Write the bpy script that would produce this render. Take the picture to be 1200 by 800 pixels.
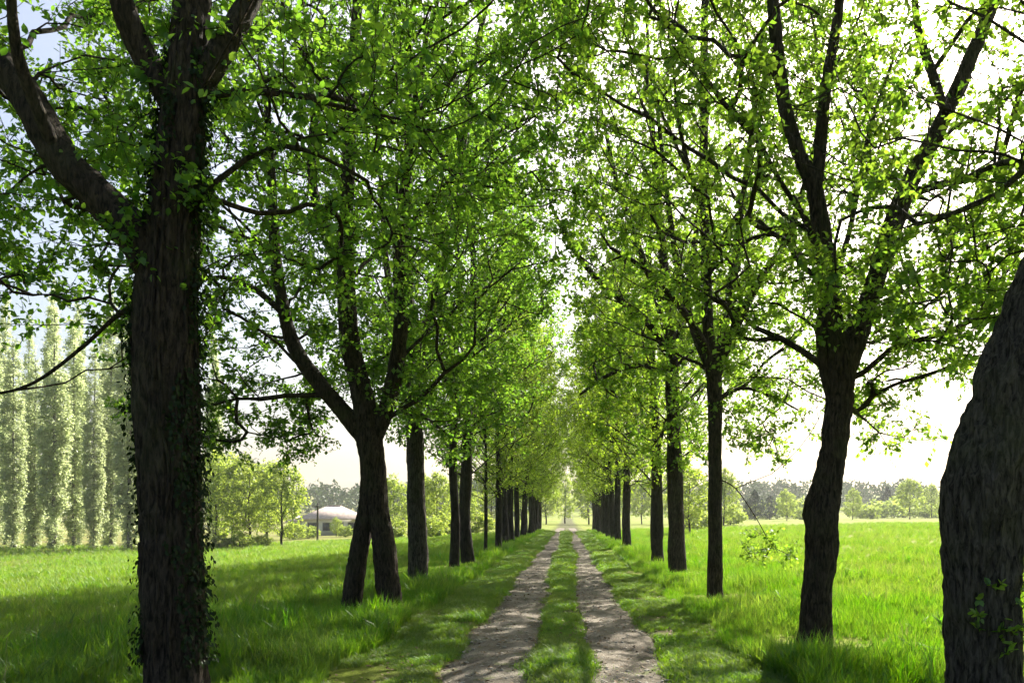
import bpy, math, random
import numpy as np
from math import radians as R

for o in list(bpy.data.objects):
    bpy.data.objects.remove(o)
random.seed(7)
SC = bpy.context.scene
COL = SC.collection

# ------------------------------------------------------------------ camera
EYE, F, CX, HY = 1.6, 950.0, 665.0, 604.0       # eye height, focal length (px of 1200), vanishing point
cam_d = bpy.data.cameras.new('camera')
cam = bpy.data.objects.new('camera', cam_d)
COL.objects.link(cam)
cam.location = (0, 0, EYE)
cam.rotation_euler = (R(90), 0, 0)
cam_d.sensor_width = 36
cam_d.lens = 36 * F / 1200
cam_d.shift_x = -(CX - 600) / 1200
cam_d.shift_y = (HY - 400) / 1200
cam_d.clip_start = 0.05
cam_d.clip_end = 5000
SC.camera = cam

# ------------------------------------------------------------------ sky, sun, exposure
SUN_AZ, SUN_EL = R(28), R(39)                    # azimuth to the right of the lane, elevation
w = bpy.data.worlds.new('World')
SC.world = w
w.use_nodes = True
nt = w.node_tree
bg = nt.nodes['Background']
sky = nt.nodes.new('ShaderNodeTexSky')
sky.sky_type = 'NISHITA'
sky.sun_disc = False
sky.sun_elevation = SUN_EL
sky.sun_rotation = SUN_AZ
sky.air_density = 1.0
sky.dust_density = 5.0
sky.ozone_density = 1.0
nt.links.new(sky.outputs[0], bg.inputs[0])
bg.inputs[1].default_value = 0.075
sd = bpy.data.lights.new('sun', 'SUN')
sd.energy = 5.0
sd.angle = R(0.53)
sd.color = (1.0, 0.94, 0.82)
sun = bpy.data.objects.new('sun', sd)
COL.objects.link(sun)
sun.rotation_euler = (R(90) - SUN_EL, 0, R(180) - SUN_AZ)   # light travels away from the sun
sun.location = (20, 30, 40)
VS = SC.view_settings
VS.view_transform = 'Standard'
VS.look = 'None'
VS.gamma = 1.0
VS.use_curve_mapping = False
VS.exposure = 1.6
cy = SC.cycles
cy.max_bounces = 6
cy.adaptive_threshold = 0.02
cy.diffuse_bounces = 3
cy.glossy_bounces = 2
cy.transmission_bounces = 4
cy.transparent_max_bounces = 4
cy.volume_bounces = 1
cy.caustics_reflective = False
cy.caustics_refractive = False
cy.use_denoising = True
cy.sample_clamp_indirect = 6


# ------------------------------------------------------------------ helpers
def at(px, py, d):
    """a point of the photograph, seen at depth d along the lane, in metres"""
    return np.array([(px - CX) * d / F, d, EYE - (py - HY) * d / F])


def unit(v):
    return v / np.maximum(np.linalg.norm(v, axis=-1, keepdims=True), 1e-9)


def _hash(i, j, k, s):
    n = (i * 374761393 + j * 668265263 + k * 1274126177 + s * 974711) & 0xffffffff
    n = ((n ^ (n >> 13)) * 1274126177) & 0xffffffff
    n = n ^ (n >> 16)
    return (n & 0xffff) / 65535.0


def vnoise(p, s=0):
    """value noise 0..1 at points p (n,3)"""
    p = np.asarray(p, dtype=np.float64)
    i = np.floor(p).astype(np.int64)
    f = p - i
    f = f * f * (3 - 2 * f)
    r = 0
    for a in (0, 1):
        for b in (0, 1):
            for c in (0, 1):
                wgt = (f[:, 0] if a else 1 - f[:, 0]) * (f[:, 1] if b else 1 - f[:, 1]) * (f[:, 2] if c else 1 - f[:, 2])
                r = r + wgt * _hash(i[:, 0] + a, i[:, 1] + b, i[:, 2] + c, s)
    return r


def mk_mesh(name, V, quads=None, tris=None, mat=None, smooth=False, attr=None):
    me = bpy.data.meshes.new(name)
    V = np.asarray(V, dtype=np.float32)
    me.vertices.add(len(V))
    me.vertices.foreach_set('co', V.ravel())
    idx, start, n0 = [], [], 0
    for q, k in ((quads, 4), (tris, 3)):
        if q is None or len(q) == 0:
            continue
        q = np.asarray(q, dtype=np.int32)
        idx.append(q.ravel())
        start.append(n0 + np.arange(len(q)) * k)
        n0 += q.size
    idx = np.concatenate(idx)
    start = np.concatenate(start).astype(np.int32)
    me.loops.add(len(idx))
    me.loops.foreach_set('vertex_index', idx)
    me.polygons.add(len(start))
    me.polygons.foreach_set('loop_start', start)
    if attr is not None:
        a = me.attributes.new('tone', 'FLOAT', 'POINT')
        a.data.foreach_set('value', np.asarray(attr, dtype=np.float32))
    me.update(calc_edges=True)
    if smooth:
        me.shade_smooth()
    if mat:
        me.materials.append(mat)
    return me


def ob(name, me, parent=None, loc=None):
    o = bpy.data.objects.new(name, me)
    COL.objects.link(o)
    if parent is not None:
        o.parent = parent
    if loc is not None:
        o.location = loc
    return o


def tag(o, label=None, cat=None, group=None, kind=None):
    for k, v in (('label', label), ('category', cat), ('group', group), ('kind', kind)):
        if v:
            o[k] = v
    return o


def thing(name, loc, label, cat, group=None, rz=0.0, s=1.0):
    o = bpy.data.objects.new(name, None)
    COL.objects.link(o)
    o.location = loc
    o.rotation_euler = (0, 0, rz)
    o.scale = (s, s, s)
    o.empty_display_size = 0.3
    return tag(o, label, cat, group)


class Geo:
    def __init__(self):
        self.V, self.Q, self.T, self.A, self.n = [], [], [], [], 0

    def add(self, V, quads=None, tris=None, tone=0.5):
        V = np.asarray(V, dtype=np.float64)
        if quads is not None and len(quads):
            self.Q.append(np.asarray(quads, dtype=np.int64) + self.n)
        if tris is not None and len(tris):
            self.T.append(np.asarray(tris, dtype=np.int64) + self.n)
        self.V.append(V)
        self.A.append(np.broadcast_to(np.asarray(tone, dtype=np.float64), (len(V),)))
        self.n += len(V)
        return self

    def box(self, lo, hi, tone=0.5):
        x0, y0, z0 = lo
        x1, y1, z1 = hi
        V = [(x0, y0, z0), (x1, y0, z0), (x1, y1, z0), (x0, y1, z0), (x0, y0, z1), (x1, y0, z1), (x1, y1, z1), (x0, y1, z1)]
        return self.add(V, [(3, 2, 1, 0), (4, 5, 6, 7), (0, 1, 5, 4), (1, 2, 6, 5), (2, 3, 7, 6), (3, 0, 4, 7)], tone=tone)

    def mesh(self, name, mat, smooth=False):
        return mk_mesh(name, np.concatenate(self.V), np.concatenate(self.Q) if self.Q else None,
                       np.concatenate(self.T) if self.T else None, mat, smooth, np.concatenate(self.A))


# ------------------------------------------------------------------ materials
def node_mat(name):
    m = bpy.data.materials.new(name)
    m.use_nodes = True
    n = m.node_tree.nodes
    n.clear()
    out = n.new('ShaderNodeOutputMaterial')
    return m, m.node_tree, out


def N(t, kind, **kw):
    n = t.nodes.new(kind)
    for k, v in kw.items():
        setattr(n, k, v)
    return n


def ramp(t, stops):
    r = N(t, 'ShaderNodeValToRGB')
    el = r.color_ramp.elements
    while len(el) > 1:
        el.remove(el[-1])
    for i, (p, c) in enumerate(stops):
        e = el[0] if i == 0 else el.new(p)
        e.position = p
        e.color = (*c, 1)
    return r


def leaf_mat(name, refl, trans, mix=0.5, gloss=0.08, rough=0.45, obj_var=0.12, patch=False):
    """refl/trans: lists of two colours blended by the leaf's own tone"""
    m, t, out = node_mat(name)
    a = N(t, 'ShaderNodeAttribute', attribute_name='tone')
    oi = N(t, 'ShaderNodeObjectInfo')
    c1 = ramp(t, [(0.0, refl[0]), (1.0, refl[1])])
    c2 = ramp(t, [(0.0, trans[0]), (1.0, trans[1])])
    t.links.new(a.outputs['Fac'], c1.inputs[0])
    t.links.new(a.outputs['Fac'], c2.inputs[0])
    mr = N(t, 'ShaderNodeMapRange')
    mr.inputs[3].default_value = 1 - obj_var
    mr.inputs[4].default_value = 1 + obj_var
    t.links.new(oi.outputs['Random'], mr.inputs[0])
    cs = []
    for c in (c1, c2):
        h = N(t, 'ShaderNodeHueSaturation')
        t.links.new(c.outputs[0], h.inputs['Color'])
        t.links.new(mr.outputs[0], h.inputs['Value'])
        cs.append(h)
    if patch:                                       # patches of different grasses across the field
        gp = N(t, 'ShaderNodeNewGeometry')
        pn = N(t, 'ShaderNodeTexNoise')
        pn.inputs['Scale'].default_value = 0.55
        pn.inputs['Detail'].default_value = 5
        pn.inputs['Roughness'].default_value = 0.65
        t.links.new(gp.outputs['Position'], pn.inputs['Vector'])
        for h, (a_, b_) in zip(cs, ((0.487, 0.53), (0.487, 0.53))):
            hr = N(t, 'ShaderNodeMapRange')
            hr.inputs[1].default_value = 0.3
            hr.inputs[2].default_value = 0.7
            hr.inputs[3].default_value = a_
            hr.inputs[4].default_value = b_
            t.links.new(pn.outputs[0], hr.inputs[0])
            t.links.new(hr.outputs[0], h.inputs['Hue'])
            sr = N(t, 'ShaderNodeMapRange')
            sr.inputs[1].default_value = 0.3
            sr.inputs[2].default_value = 0.7
            sr.inputs[3].default_value = 0.98
            sr.inputs[4].default_value = 1.1
            t.links.new(pn.outputs[0], sr.inputs[0])
            t.links.new(sr.outputs[0], h.inputs['Saturation'])
    d = N(t, 'ShaderNodeBsdfDiffuse')
    tr = N(t, 'ShaderNodeBsdfTranslucent')
    g = N(t, 'ShaderNodeBsdfGlossy')
    g.inputs['Roughness'].default_value = rough
    g.inputs['Color'].default_value = (0.9, 0.95, 0.9, 1)
    t.links.new(cs[0].outputs[0], d.inputs[0])
    t.links.new(cs[1].outputs[0], tr.inputs[0])
    mx = N(t, 'ShaderNodeMixShader')
    mx.inputs[0].default_value = mix
    t.links.new(d.outputs[0], mx.inputs[1])
    t.links.new(tr.outputs[0], mx.inputs[2])
    mg = N(t, 'ShaderNodeMixShader')
    mg.inputs[0].default_value = gloss
    t.links.new(mx.outputs[0], mg.inputs[1])
    t.links.new(g.outputs[0], mg.inputs[2])
    t.links.new(mg.outputs[0], out.inputs[0])
    return m


def bark_mat(name, dark, light, scale=1.0, moss=0.0):
    m, t, out = node_mat(name)
    b = N(t, 'ShaderNodeBsdfPrincipled')
    b.inputs['Roughness'].default_value = 0.9
    b.inputs['Specular IOR Level'].default_value = 0.15
    tc = N(t, 'ShaderNodeTexCoord')
    mp = N(t, 'ShaderNodeMapping')
    mp.inputs['Scale'].default_value = (1, 1, 0.22)
    t.links.new(tc.outputs['Object'], mp.inputs[0])
    n1 = N(t, 'ShaderNodeTexNoise')
    n1.inputs['Scale'].default_value = 34 * scale
    n1.inputs['Detail'].default_value = 7
    n1.inputs['Roughness'].default_value = 0.65
    n1.inputs['Distortion'].default_value = 0.6
    t.links.new(mp.outputs[0], n1.inputs['Vector'])
    n2 = N(t, 'ShaderNodeTexNoise')
    n2.inputs['Scale'].default_value = 2.3 * scale
    n2.inputs['Detail'].default_value = 5
    t.links.new(tc.outputs['Object'], n2.inputs['Vector'])
    c = ramp(t, [(0.38, dark), (0.64, light)])
    t.links.new(n1.outputs[0], c.inputs[0])
    mm = ramp(t, [(0.5, (0, 0, 0)), (0.72, (1, 1, 1))])
    t.links.new(n2.outputs[0], mm.inputs[0])
    mu = N(t, 'ShaderNodeMath', operation='MULTIPLY')
    mu.inputs[1].default_value = moss
    t.links.new(mm.outputs[0], mu.inputs[0])
    mx = N(t, 'ShaderNodeMix', data_type='RGBA')
    mx.inputs['B'].default_value = (0.075, 0.085, 0.035, 1)
    t.links.new(mu.outputs[0], mx.inputs['Factor'])
    t.links.new(c.outputs[0], mx.inputs['A'])
    t.links.new(mx.outputs['Result'], b.inputs['Base Color'])
    bp = N(t, 'ShaderNodeBump')
    bp.inputs['Strength'].default_value = 1.0
    bp.inputs['Distance'].default_value = 0.035
    t.links.new(n1.outputs[0], bp.inputs['Height'])
    t.links.new(bp.outputs[0], b.inputs['Normal'])
    t.links.new(b.outputs[0], out.inputs[0])
    return m


M = {}
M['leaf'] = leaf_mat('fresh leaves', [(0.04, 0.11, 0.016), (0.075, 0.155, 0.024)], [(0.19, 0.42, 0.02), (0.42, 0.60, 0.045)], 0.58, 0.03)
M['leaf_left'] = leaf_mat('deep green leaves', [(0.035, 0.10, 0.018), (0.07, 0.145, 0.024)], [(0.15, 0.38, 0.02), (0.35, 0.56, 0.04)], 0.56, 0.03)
M['leaf_far'] = leaf_mat('yellow green leaves', [(0.05, 0.11, 0.016), (0.09, 0.155, 0.024)], [(0.24, 0.44, 0.02), (0.46, 0.60, 0.045)], 0.58, 0.03)
M['ivy'] = leaf_mat('ivy leaves', [(0.007, 0.017, 0.004), (0.019, 0.034, 0.008)], [(0.03, 0.07, 0.01), (0.06, 0.11, 0.015)], 0.2, 0.012, 0.4)
M['poplar'] = leaf_mat('poplar leaves', [(0.24, 0.30, 0.16), (0.36, 0.42, 0.25)], [(0.56, 0.67, 0.29), (0.68, 0.76, 0.40)], 0.6, 0.06)
M['bgleaf'] = leaf_mat('field tree leaves', [(0.07, 0.14, 0.03), (0.15, 0.21, 0.045)], [(0.36, 0.50, 0.05), (0.54, 0.64, 0.10)], 0.58, 0.03)
M['pine'] = leaf_mat('blue green needles', [(0.03, 0.06, 0.04), (0.055, 0.09, 0.055)], [(0.03, 0.06, 0.03), (0.05, 0.08, 0.04)], 0.15, 0.05)
M['wood'] = leaf_mat('distant wood leaves', [(0.03, 0.06, 0.025), (0.06, 0.095, 0.03)], [(0.05, 0.09, 0.03), (0.08, 0.12, 0.03)], 0.2, 0.02)
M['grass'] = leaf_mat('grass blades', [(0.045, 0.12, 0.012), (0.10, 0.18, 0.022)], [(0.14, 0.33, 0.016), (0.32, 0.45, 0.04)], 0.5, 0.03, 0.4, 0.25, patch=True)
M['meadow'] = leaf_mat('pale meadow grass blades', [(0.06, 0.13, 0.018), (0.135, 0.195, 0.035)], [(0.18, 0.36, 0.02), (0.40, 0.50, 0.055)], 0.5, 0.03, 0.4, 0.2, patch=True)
M['turf'] = leaf_mat('short turf blades', [(0.055, 0.115, 0.015), (0.11, 0.165, 0.025)], [(0.17, 0.34, 0.015), (0.34, 0.46, 0.03)], 0.48, 0.05, 0.5, 0.2, patch=True)
M['bark'] = bark_mat('furrowed bark', (0.008, 0.006, 0.0045), (0.07, 0.052, 0.038), 1.0, 0.3)
M['bark_grey'] = bark_mat('grey bark', (0.010, 0.0085, 0.0065), (0.10, 0.086, 0.07), 1.0, 0.35)
M['bark_far'] = bark_mat('plain bark', (0.010, 0.008, 0.006), (0.042, 0.035, 0.028), 0.6, 0.3)
M['bark_poplar'] = bark_mat('pale poplar bark', (0.09, 0.085, 0.075), (0.22, 0.21, 0.19), 0.6, 0.2)


# ------------------------------------------------------------------ terrain
def terrain(x, y):
    x = np.asarray(x, dtype=np.float64)
    y = np.asarray(y, dtype=np.float64)
    l = np.maximum(-x - 4.2, 0)
    r = np.maximum(x - 4.0, 0)
    z = -1.9 * (1 - np.exp(-l / 24)) * np.clip(y / 40, 0.15, 1) + 1.25 * (1 - np.exp(-r / 34)) * np.clip(y / 60, 0.1, 1)
    far = np.maximum(y - 200, 0)
    z = z + 22 * (1 - np.exp(-(far / 260) ** 2)) * (0.75 + 0.5 * vnoise(np.stack([x / 170, y / 500, 0 * x], -1).reshape(-1, 3), 5).reshape(x.shape))
    return z


TRACKS = ((-0.88, 0.52), (0.62, 0.47))           # centre and half width of the two wheel tracks


def track_centre(c, y):
    return c + 0.05 * np.sin(y * 0.21 + c) + 0.03 * np.sin(y * 0.57 + 2 * c)


def micro(x, y):
    p = np.stack([x, y, 0 * x], -1).reshape(-1, 3)
    return ((vnoise(p * 0.9, 1) - 0.5) * 0.07 + (vnoise(p * 2.7, 2) - 0.5) * 0.03).reshape(np.shape(x))


def ground_z(x, y):
    x = np.asarray(x, dtype=np.float64)
    y = np.asarray(y, dtype=np.float64)
    z = terrain(x, y)
    near = np.clip(1 - np.abs(x) / 60, 0, 1) * np.clip(1 - (y - 60) / 60, 0, 1)
    z = z + micro(x, y) * near
    for c, hw in TRACKS:
        u = np.abs(x - track_centre(c, y)) / hw
        z = z - 0.075 * np.clip(1.12 - u, 0, 0.25) / 0.25 * (y < 108)
    return z


def graded(vals):
    out = []
    for a, b, s in vals:
        out.append(np.arange(a, b, s))
    return np.concatenate(out)


xs = graded([(-600, -120, 20), (-120, -40, 4), (-40, -10, 1), (-10, -3, 0.3), (-3, 3, 0.08), (3, 10, 0.3), (10, 40, 1), (40, 120, 4), (120, 601, 20)])
ys = graded([(-30, 2, 2), (2, 30, 0.3), (30, 70, 0.8), (70, 120, 2), (120, 300, 8), (300, 1001, 20)])
GX, GY = np.meshgrid(xs, ys)
GZ = ground_z(GX, GY)
nx, ny = len(xs), len(ys)
gi = np.arange(nx * ny).reshape(ny, nx)
gq = np.stack([gi[:-1, :-1], gi[:-1, 1:], gi[1:, 1:], gi[1:, :-1]], -1).reshape(-1, 4)


def ground_material():
    m, t, out = node_mat('meadow ground')
    b = N(t, 'ShaderNodeBsdfPrincipled')
    b.inputs['Roughness'].default_value = 0.95
    b.inputs['Specular IOR Level'].default_value = 0.1
    g = N(t, 'ShaderNodeNewGeometry')
    n1 = N(t, 'ShaderNodeTexNoise')
    n1.inputs['Scale'].default_value = 0.09
    n1.inputs['Detail'].default_value = 6
    n1.inputs['Roughness'].default_value = 0.6
    t.links.new(g.outputs['Position'], n1.inputs['Vector'])
    mp = N(t, 'ShaderNodeMapping')
    mp.inputs['Scale'].default_value = (1.0, 0.6, 1)
    t.links.new(g.outputs['Position'], mp.inputs[0])
    n2 = N(t, 'ShaderNodeTexNoise')
    n2.inputs['Scale'].default_value = 2.6
    n2.inputs['Detail'].default_value = 9
    n2.inputs['Roughness'].default_value = 0.75
    t.links.new(mp.outputs[0], n2.inputs['Vector'])
    big = ramp(t, [(0.3, (0.13, 0.19, 0.024)), (0.52, (0.19, 0.235, 0.035)), (0.72, (0.23, 0.23, 0.06))])
    fine = ramp(t, [(0.25, (0.42, 0.45, 0.32)), (0.75, (1.35, 1.3, 1.2))])
    t.links.new(n1.outputs[0], big.inputs[0])
    t.links.new(n2.outputs[0], fine.inputs[0])
    mu = N(t, 'ShaderNodeMix', data_type='RGBA', blend_type='MULTIPLY')
    mu.inputs['Factor'].default_value = 1
    t.links.new(big.outputs[0], mu.inputs['A'])
    t.links.new(fine.outputs[0], mu.inputs['B'])
    # along the lane the turf is thin and the soil shows between the blades
    sx = N(t, 'ShaderNodeSeparateXYZ')
    t.links.new(g.outputs['Position'], sx.inputs[0])
    ab = N(t, 'ShaderNodeMath', operation='ABSOLUTE')
    t.links.new(sx.outputs[0], ab.inputs[0])
    n3 = N(t, 'ShaderNodeTexNoise')
    n3.inputs['Scale'].default_value = 3.5
    n3.inputs['Detail'].default_value = 6
    t.links.new(g.outputs['Position'], n3.inputs['Vector'])
    ad = N(t, 'ShaderNodeMath', operation='ADD')
    t.links.new(ab.outputs[0], ad.inputs[0])
    t.links.new(n3.outputs[0], ad.inputs[1])
    lane = N(t, 'ShaderNodeMapRange')
    lane.inputs[1].default_value = 1.6
    lane.inputs[2].default_value = 2.6
    t.links.new(ad.outputs[0], lane.inputs[0])
    soil = ramp(t, [(0.42, (0.075, 0.058, 0.036)), (0.56, (0.075, 0.10, 0.022))])
    t.links.new(n3.outputs[0], soil.inputs[0])
    mx = N(t, 'ShaderNodeMix', data_type='RGBA')
    t.links.new(lane.outputs[0], mx.inputs['Factor'])
    t.links.new(soil.outputs[0], mx.inputs['A'])
    t.links.new(mu.outputs['Result'], mx.inputs['B'])
    # a strip of dry mown hay in the left field, in front of the poplars
    ay = N(t, 'ShaderNodeMapRange')
    ay.inputs[1].default_value = 40
    ay.inputs[2].default_value = 54
    ax = N(t, 'ShaderNodeMapRange')
    ax.inputs[1].default_value = -22
    ax.inputs[2].default_value = -33
    t.links.new(sx.outputs[1], ay.inputs[0])
    t.links.new(sx.outputs[0], ax.inputs[0])
    hay = N(t, 'ShaderNodeMath', operation='MULTIPLY')
    t.links.new(ay.outputs[0], hay.inputs[0])
    t.links.new(ax.outputs[0], hay.inputs[1])
    hay2 = N(t, 'ShaderNodeMath', operation='MULTIPLY')
    hr = ramp(t, [(0.35, (0.2, 0.2, 0.2)), (0.6, (0.8, 0.8, 0.8))])
    t.links.new(n1.outputs[0], hr.inputs[0])
    t.links.new(hay.outputs[0], hay2.inputs[0])
    t.links.new(hr.outputs[0], hay2.inputs[1])
    mh = N(t, 'ShaderNodeMix', data_type='RGBA')
    mh.inputs['B'].default_value = (0.17, 0.15, 0.065, 1)
    t.links.new(hay2.outputs[0], mh.inputs['Factor'])
    t.links.new(mx.outputs['Result'], mh.inputs['A'])
    t.links.new(mh.outputs['Result'], b.inputs['Base Color'])
    bp = N(t, 'ShaderNodeBump')
    bp.inputs['Strength'].default_value = 0.8
    bp.inputs['Distance'].default_value = 0.12
    t.links.new(n2.outputs[0], bp.inputs['Height'])
    t.links.new(bp.outputs[0], b.inputs['Normal'])
    t.links.new(b.outputs[0], out.inputs[0])
    return m


M['ground'] = ground_material()
g = ob('ground', mk_mesh('ground', np.stack([GX, GY, GZ], -1).reshape(-1, 3), gq, mat=M['ground'], smooth=True))
tag(g, 'wide green meadow ground on both sides of the lane', 'ground', kind='structure')


def track_material():
    m, t, out = node_mat('dirt and gravel')
    b = N(t, 'ShaderNodeBsdfPrincipled')
    b.inputs['Roughness'].default_value = 0.95
    b.inputs['Specular IOR Level'].default_value = 0.15
    g = N(t, 'ShaderNodeNewGeometry')
    n1 = N(t, 'ShaderNodeTexNoise')
    n1.inputs['Scale'].default_value = 1.6
    n1.inputs['Detail'].default_value = 8
    n1.inputs['Roughness'].default_value = 0.65
    t.links.new(g.outputs['Position'], n1.inputs['Vector'])
    v = N(t, 'ShaderNodeTexVoronoi')
    v.inputs['Scale'].default_value = 38
    t.links.new(g.outputs['Position'], v.inputs['Vector'])
    c = ramp(t, [(0.3, (0.09, 0.074, 0.056)), (0.5, (0.165, 0.142, 0.113)), (0.7, (0.26, 0.232, 0.192))])
    t.links.new(n1.outputs[0], c.inputs[0])
    hs = N(t, 'ShaderNodeSeparateColor')
    t.links.new(v.outputs['Color'], hs.inputs[0])
    vr = N(t, 'ShaderNodeMapRange')
    vr.inputs[3].default_value = 0.7
    vr.inputs[4].default_value = 1.2
    t.links.new(hs.outputs[0], vr.inputs[0])
    mu = N(t, 'ShaderNodeMix', data_type='RGBA', blend_type='MULTIPLY')
    mu.inputs['Factor'].default_value = 1
    t.links.new(c.outputs[0], mu.inputs['A'])
    t.links.new(vr.outputs[0], mu.inputs['B'])
    n2 = N(t, 'ShaderNodeTexNoise')
    n2.inputs['Scale'].default_value = 4.2
    n2.inputs['Detail'].default_value = 7
    t.links.new(g.outputs['Position'], n2.inputs['Vector'])
    gr = ramp(t, [(0.60, (0, 0, 0)), (0.68, (0.7, 0.7, 0.7))])
    t.links.new(n2.outputs[0], gr.inputs[0])
    mx = N(t, 'ShaderNodeMix', data_type='RGBA')
    mx.inputs['B'].default_value = (0.085, 0.105, 0.03, 1)
    t.links.new(gr.outputs[0], mx.inputs['Factor'])
    t.links.new(mu.outputs['Result'], mx.inputs['A'])
    t.links.new(mx.outputs['Result'], b.inputs['Base Color'])
    bp = N(t, 'ShaderNodeBump')
    bp.inputs['Strength'].default_value = 0.7
    bp.inputs['Distance'].default_value = 0.015
    bp.invert = True
    t.links.new(v.outputs['Distance'], bp.inputs['Height'])
    bq = N(t, 'ShaderNodeBump')
    bq.inputs['Strength'].default_value = 0.6
    bq.inputs['Distance'].default_value = 0.05
    t.links.new(n1.outputs[0], bq.inputs['Height'])
    t.links.new(bq.outputs[0], bp.inputs['Normal'])
    t.links.new(bp.outputs[0], b.inputs['Normal'])
    t.links.new(b.outputs[0], out.inputs[0])
    return m


M['track'] = track_material()


def track_z(x, y, u):
    return terrain(x, y) + micro(x, y) * np.clip(1 - (y - 60) / 60, 0, 1) - 0.022 - 0.04 * np.abs(u) ** 3 - 0.012 * (1 - np.abs(u)) \
        + 0.015 * (vnoise(np.stack([x * 5, y * 5, 0 * x], -1).reshape(-1, 3), 9).reshape(np.shape(x)) - 0.5)


for k, (c, hw) in enumerate(TRACKS):
    ty = graded([(1.0, 30, 0.12), (30, 60, 0.35), (60, 108, 1.0)])
    tu = np.linspace(-1, 1, 17)
    U, Y = np.meshgrid(tu, ty)
    e = 0.66 + 0.72 * vnoise(np.stack([Y * 1.6, np.sign(U) * 3, 0 * Y + k], -1).reshape(-1, 3), 11).reshape(Y.shape)
    X = track_centre(c, Y) + U * hw * e
    ti = np.arange(X.size).reshape(X.shape)
    tq = np.stack([ti[:-1, :-1], ti[:-1, 1:], ti[1:, 1:], ti[1:, :-1]], -1).reshape(-1, 4)
    o = ob('wheel_track', mk_mesh('wheel_track', np.stack([X, Y, track_z(X, Y, U)], -1).reshape(-1, 3), tq, mat=M['track'], smooth=True))
    tag(o, ('left', 'right')[k] + ' wheel track of pale dirt and gravel running down the lane', 'track', kind='structure')


# ------------------------------------------------------------------ trees
def catmull(P, step):
    P = np.asarray(P, dtype=np.float64)
    Q = np.concatenate([[2 * P[0] - P[1]], P, [2 * P[-1] - P[-2]]])
    out = []
    for i in range(1, len(Q) - 2):
        a, b, c, d = Q[i - 1:i + 3]
        n = max(2, int(np.linalg.norm((c - b)[:3]) / step))
        t = (np.arange(n) / n)[:, None]
        out.append(0.5 * (2 * b + (c - a) * t + (2 * a - 5 * b + 4 * c - d) * t ** 2 + (3 * b - a - 3 * c + d) * t ** 3))
    out.append(P[-1:])
    return np.concatenate(out)


def bark_tube(geo, path, step=0.05, seg=40, rough=0.03, flare=0.0, seed=0, lump=0.10):
    """a stem along path rows (x,y,z,r) with real furrows, lumps and a root flare"""
    S = catmull(path, step)
    P, r = S[:, :3], np.maximum(S[:, 3], 0.004)
    T = unit(np.gradient(P, axis=0))
    ref = np.array([1.0, 0.13, 0.0])
    A = unit(ref - (T @ ref)[:, None] * T)
    B = np.cross(T, A)
    th = np.linspace(0, 2 * np.pi, seg, endpoint=False)
    if flare:
        h = P[:, 2] - P[:, 2].min()
        fl = np.exp(-h / 0.22)
    else:
        fl = np.zeros(len(P))
    ct, st = np.cos(th), np.sin(th)
    dirs = A[:, None, :] * ct[None, :, None] + B[:, None, :] * st[None, :, None]
    rr = r[:, None] * np.ones((1, seg))
    lobes = 0.6 + 0.4 * np.cos(5 * th + seed) + 0.25 * np.cos(3 * th + 2 * seed)
    rr = rr * (1 + flare * fl[:, None] * lobes[None, :])
    base = P[:, None, :] + dirs * rr[..., None]
    q = base.reshape(-1, 3)
    low = vnoise(q * np.array([2.2, 2.2, 1.6]) + seed * 7.1, 21).reshape(rr.shape) - 0.5
    mid = vnoise(q * np.array([7, 7, 4.0]) + seed * 3.3, 22).reshape(rr.shape) - 0.5
    fur = 1 - 2 * np.abs(vnoise(q * np.array([24, 24, 4.0]) + seed, 23).reshape(rr.shape) - 0.5)
    fur2 = vnoise(q * np.array([55, 55, 14.0]) + seed, 24).reshape(rr.shape)
    rr = rr * (1 + 2 * lump * low + lump * mid) + 1.25 * rough * (fur - 0.6) * np.minimum(r[:, None] / 0.2, 1) + 0.6 * rough * (fur2 - 0.5)
    V = (P[:, None, :] + dirs * rr[..., None]).reshape(-1, 3)
    i = np.arange(len(P) * seg).reshape(len(P), seg)
    j = np.roll(i, -1, axis=1)
    Q = np.stack([i[:-1], j[:-1], j[1:], i[1:]], -1).reshape(-1, 4)
    V = np.concatenate([V, P[-1:] + T[-1:] * r[-1]])
    e = len(V) - 1
    Tt = np.stack([i[-1], j[-1], np.full(seg, e)], -1)
    geo.add(V, Q, Tt)
    return P, r


LEAF_V = np.array([(0, 0, 0), (-0.30, 0.28, 0.05), (-0.27, 0.66, 0.03), (0, 1.0, -0.10), (0.27, 0.66, 0.03), (0.30, 0.28, 0.05)])
LEAF_Q = np.array([(0, 3, 2, 1), (0, 5, 4, 3)])
LEAF2_V = np.array([(0, 0, 0), (-0.33, 0.5, 0.08), (0, 1, -0.04), (0.33, 0.5, 0.08)])
LEAF2_T = np.array([(0, 2, 1), (0, 3, 2)])


def leaves_geo(pos, direc, normal, size, tone, rich):
    Y = unit(direc)
    Z = unit(normal - (normal * Y).sum(-1, keepdims=True) * Y)
    X = np.cross(Y, Z)
    tv = LEAF_V if rich else LEAF2_V
    V = pos[:, None, :] + size[:, None, None] * (tv[None, :, 0:1] * X[:, None] + tv[None, :, 1:2] * Y[:, None] + tv[None, :, 2:3] * Z[:, None])
    k = len(tv)
    off = (np.arange(len(pos)) * k)[:, None, None]
    ge = Geo()
    if rich:
        ge.add(V.reshape(-1, 3), (LEAF_Q[None] + off).reshape(-1, 4), None, np.repeat(tone, k))
    else:
        ge.add(V.reshape(-1, 3), None, (LEAF2_T[None] + off).reshape(-1, 3), np.repeat(tone, k))
    return ge


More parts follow.
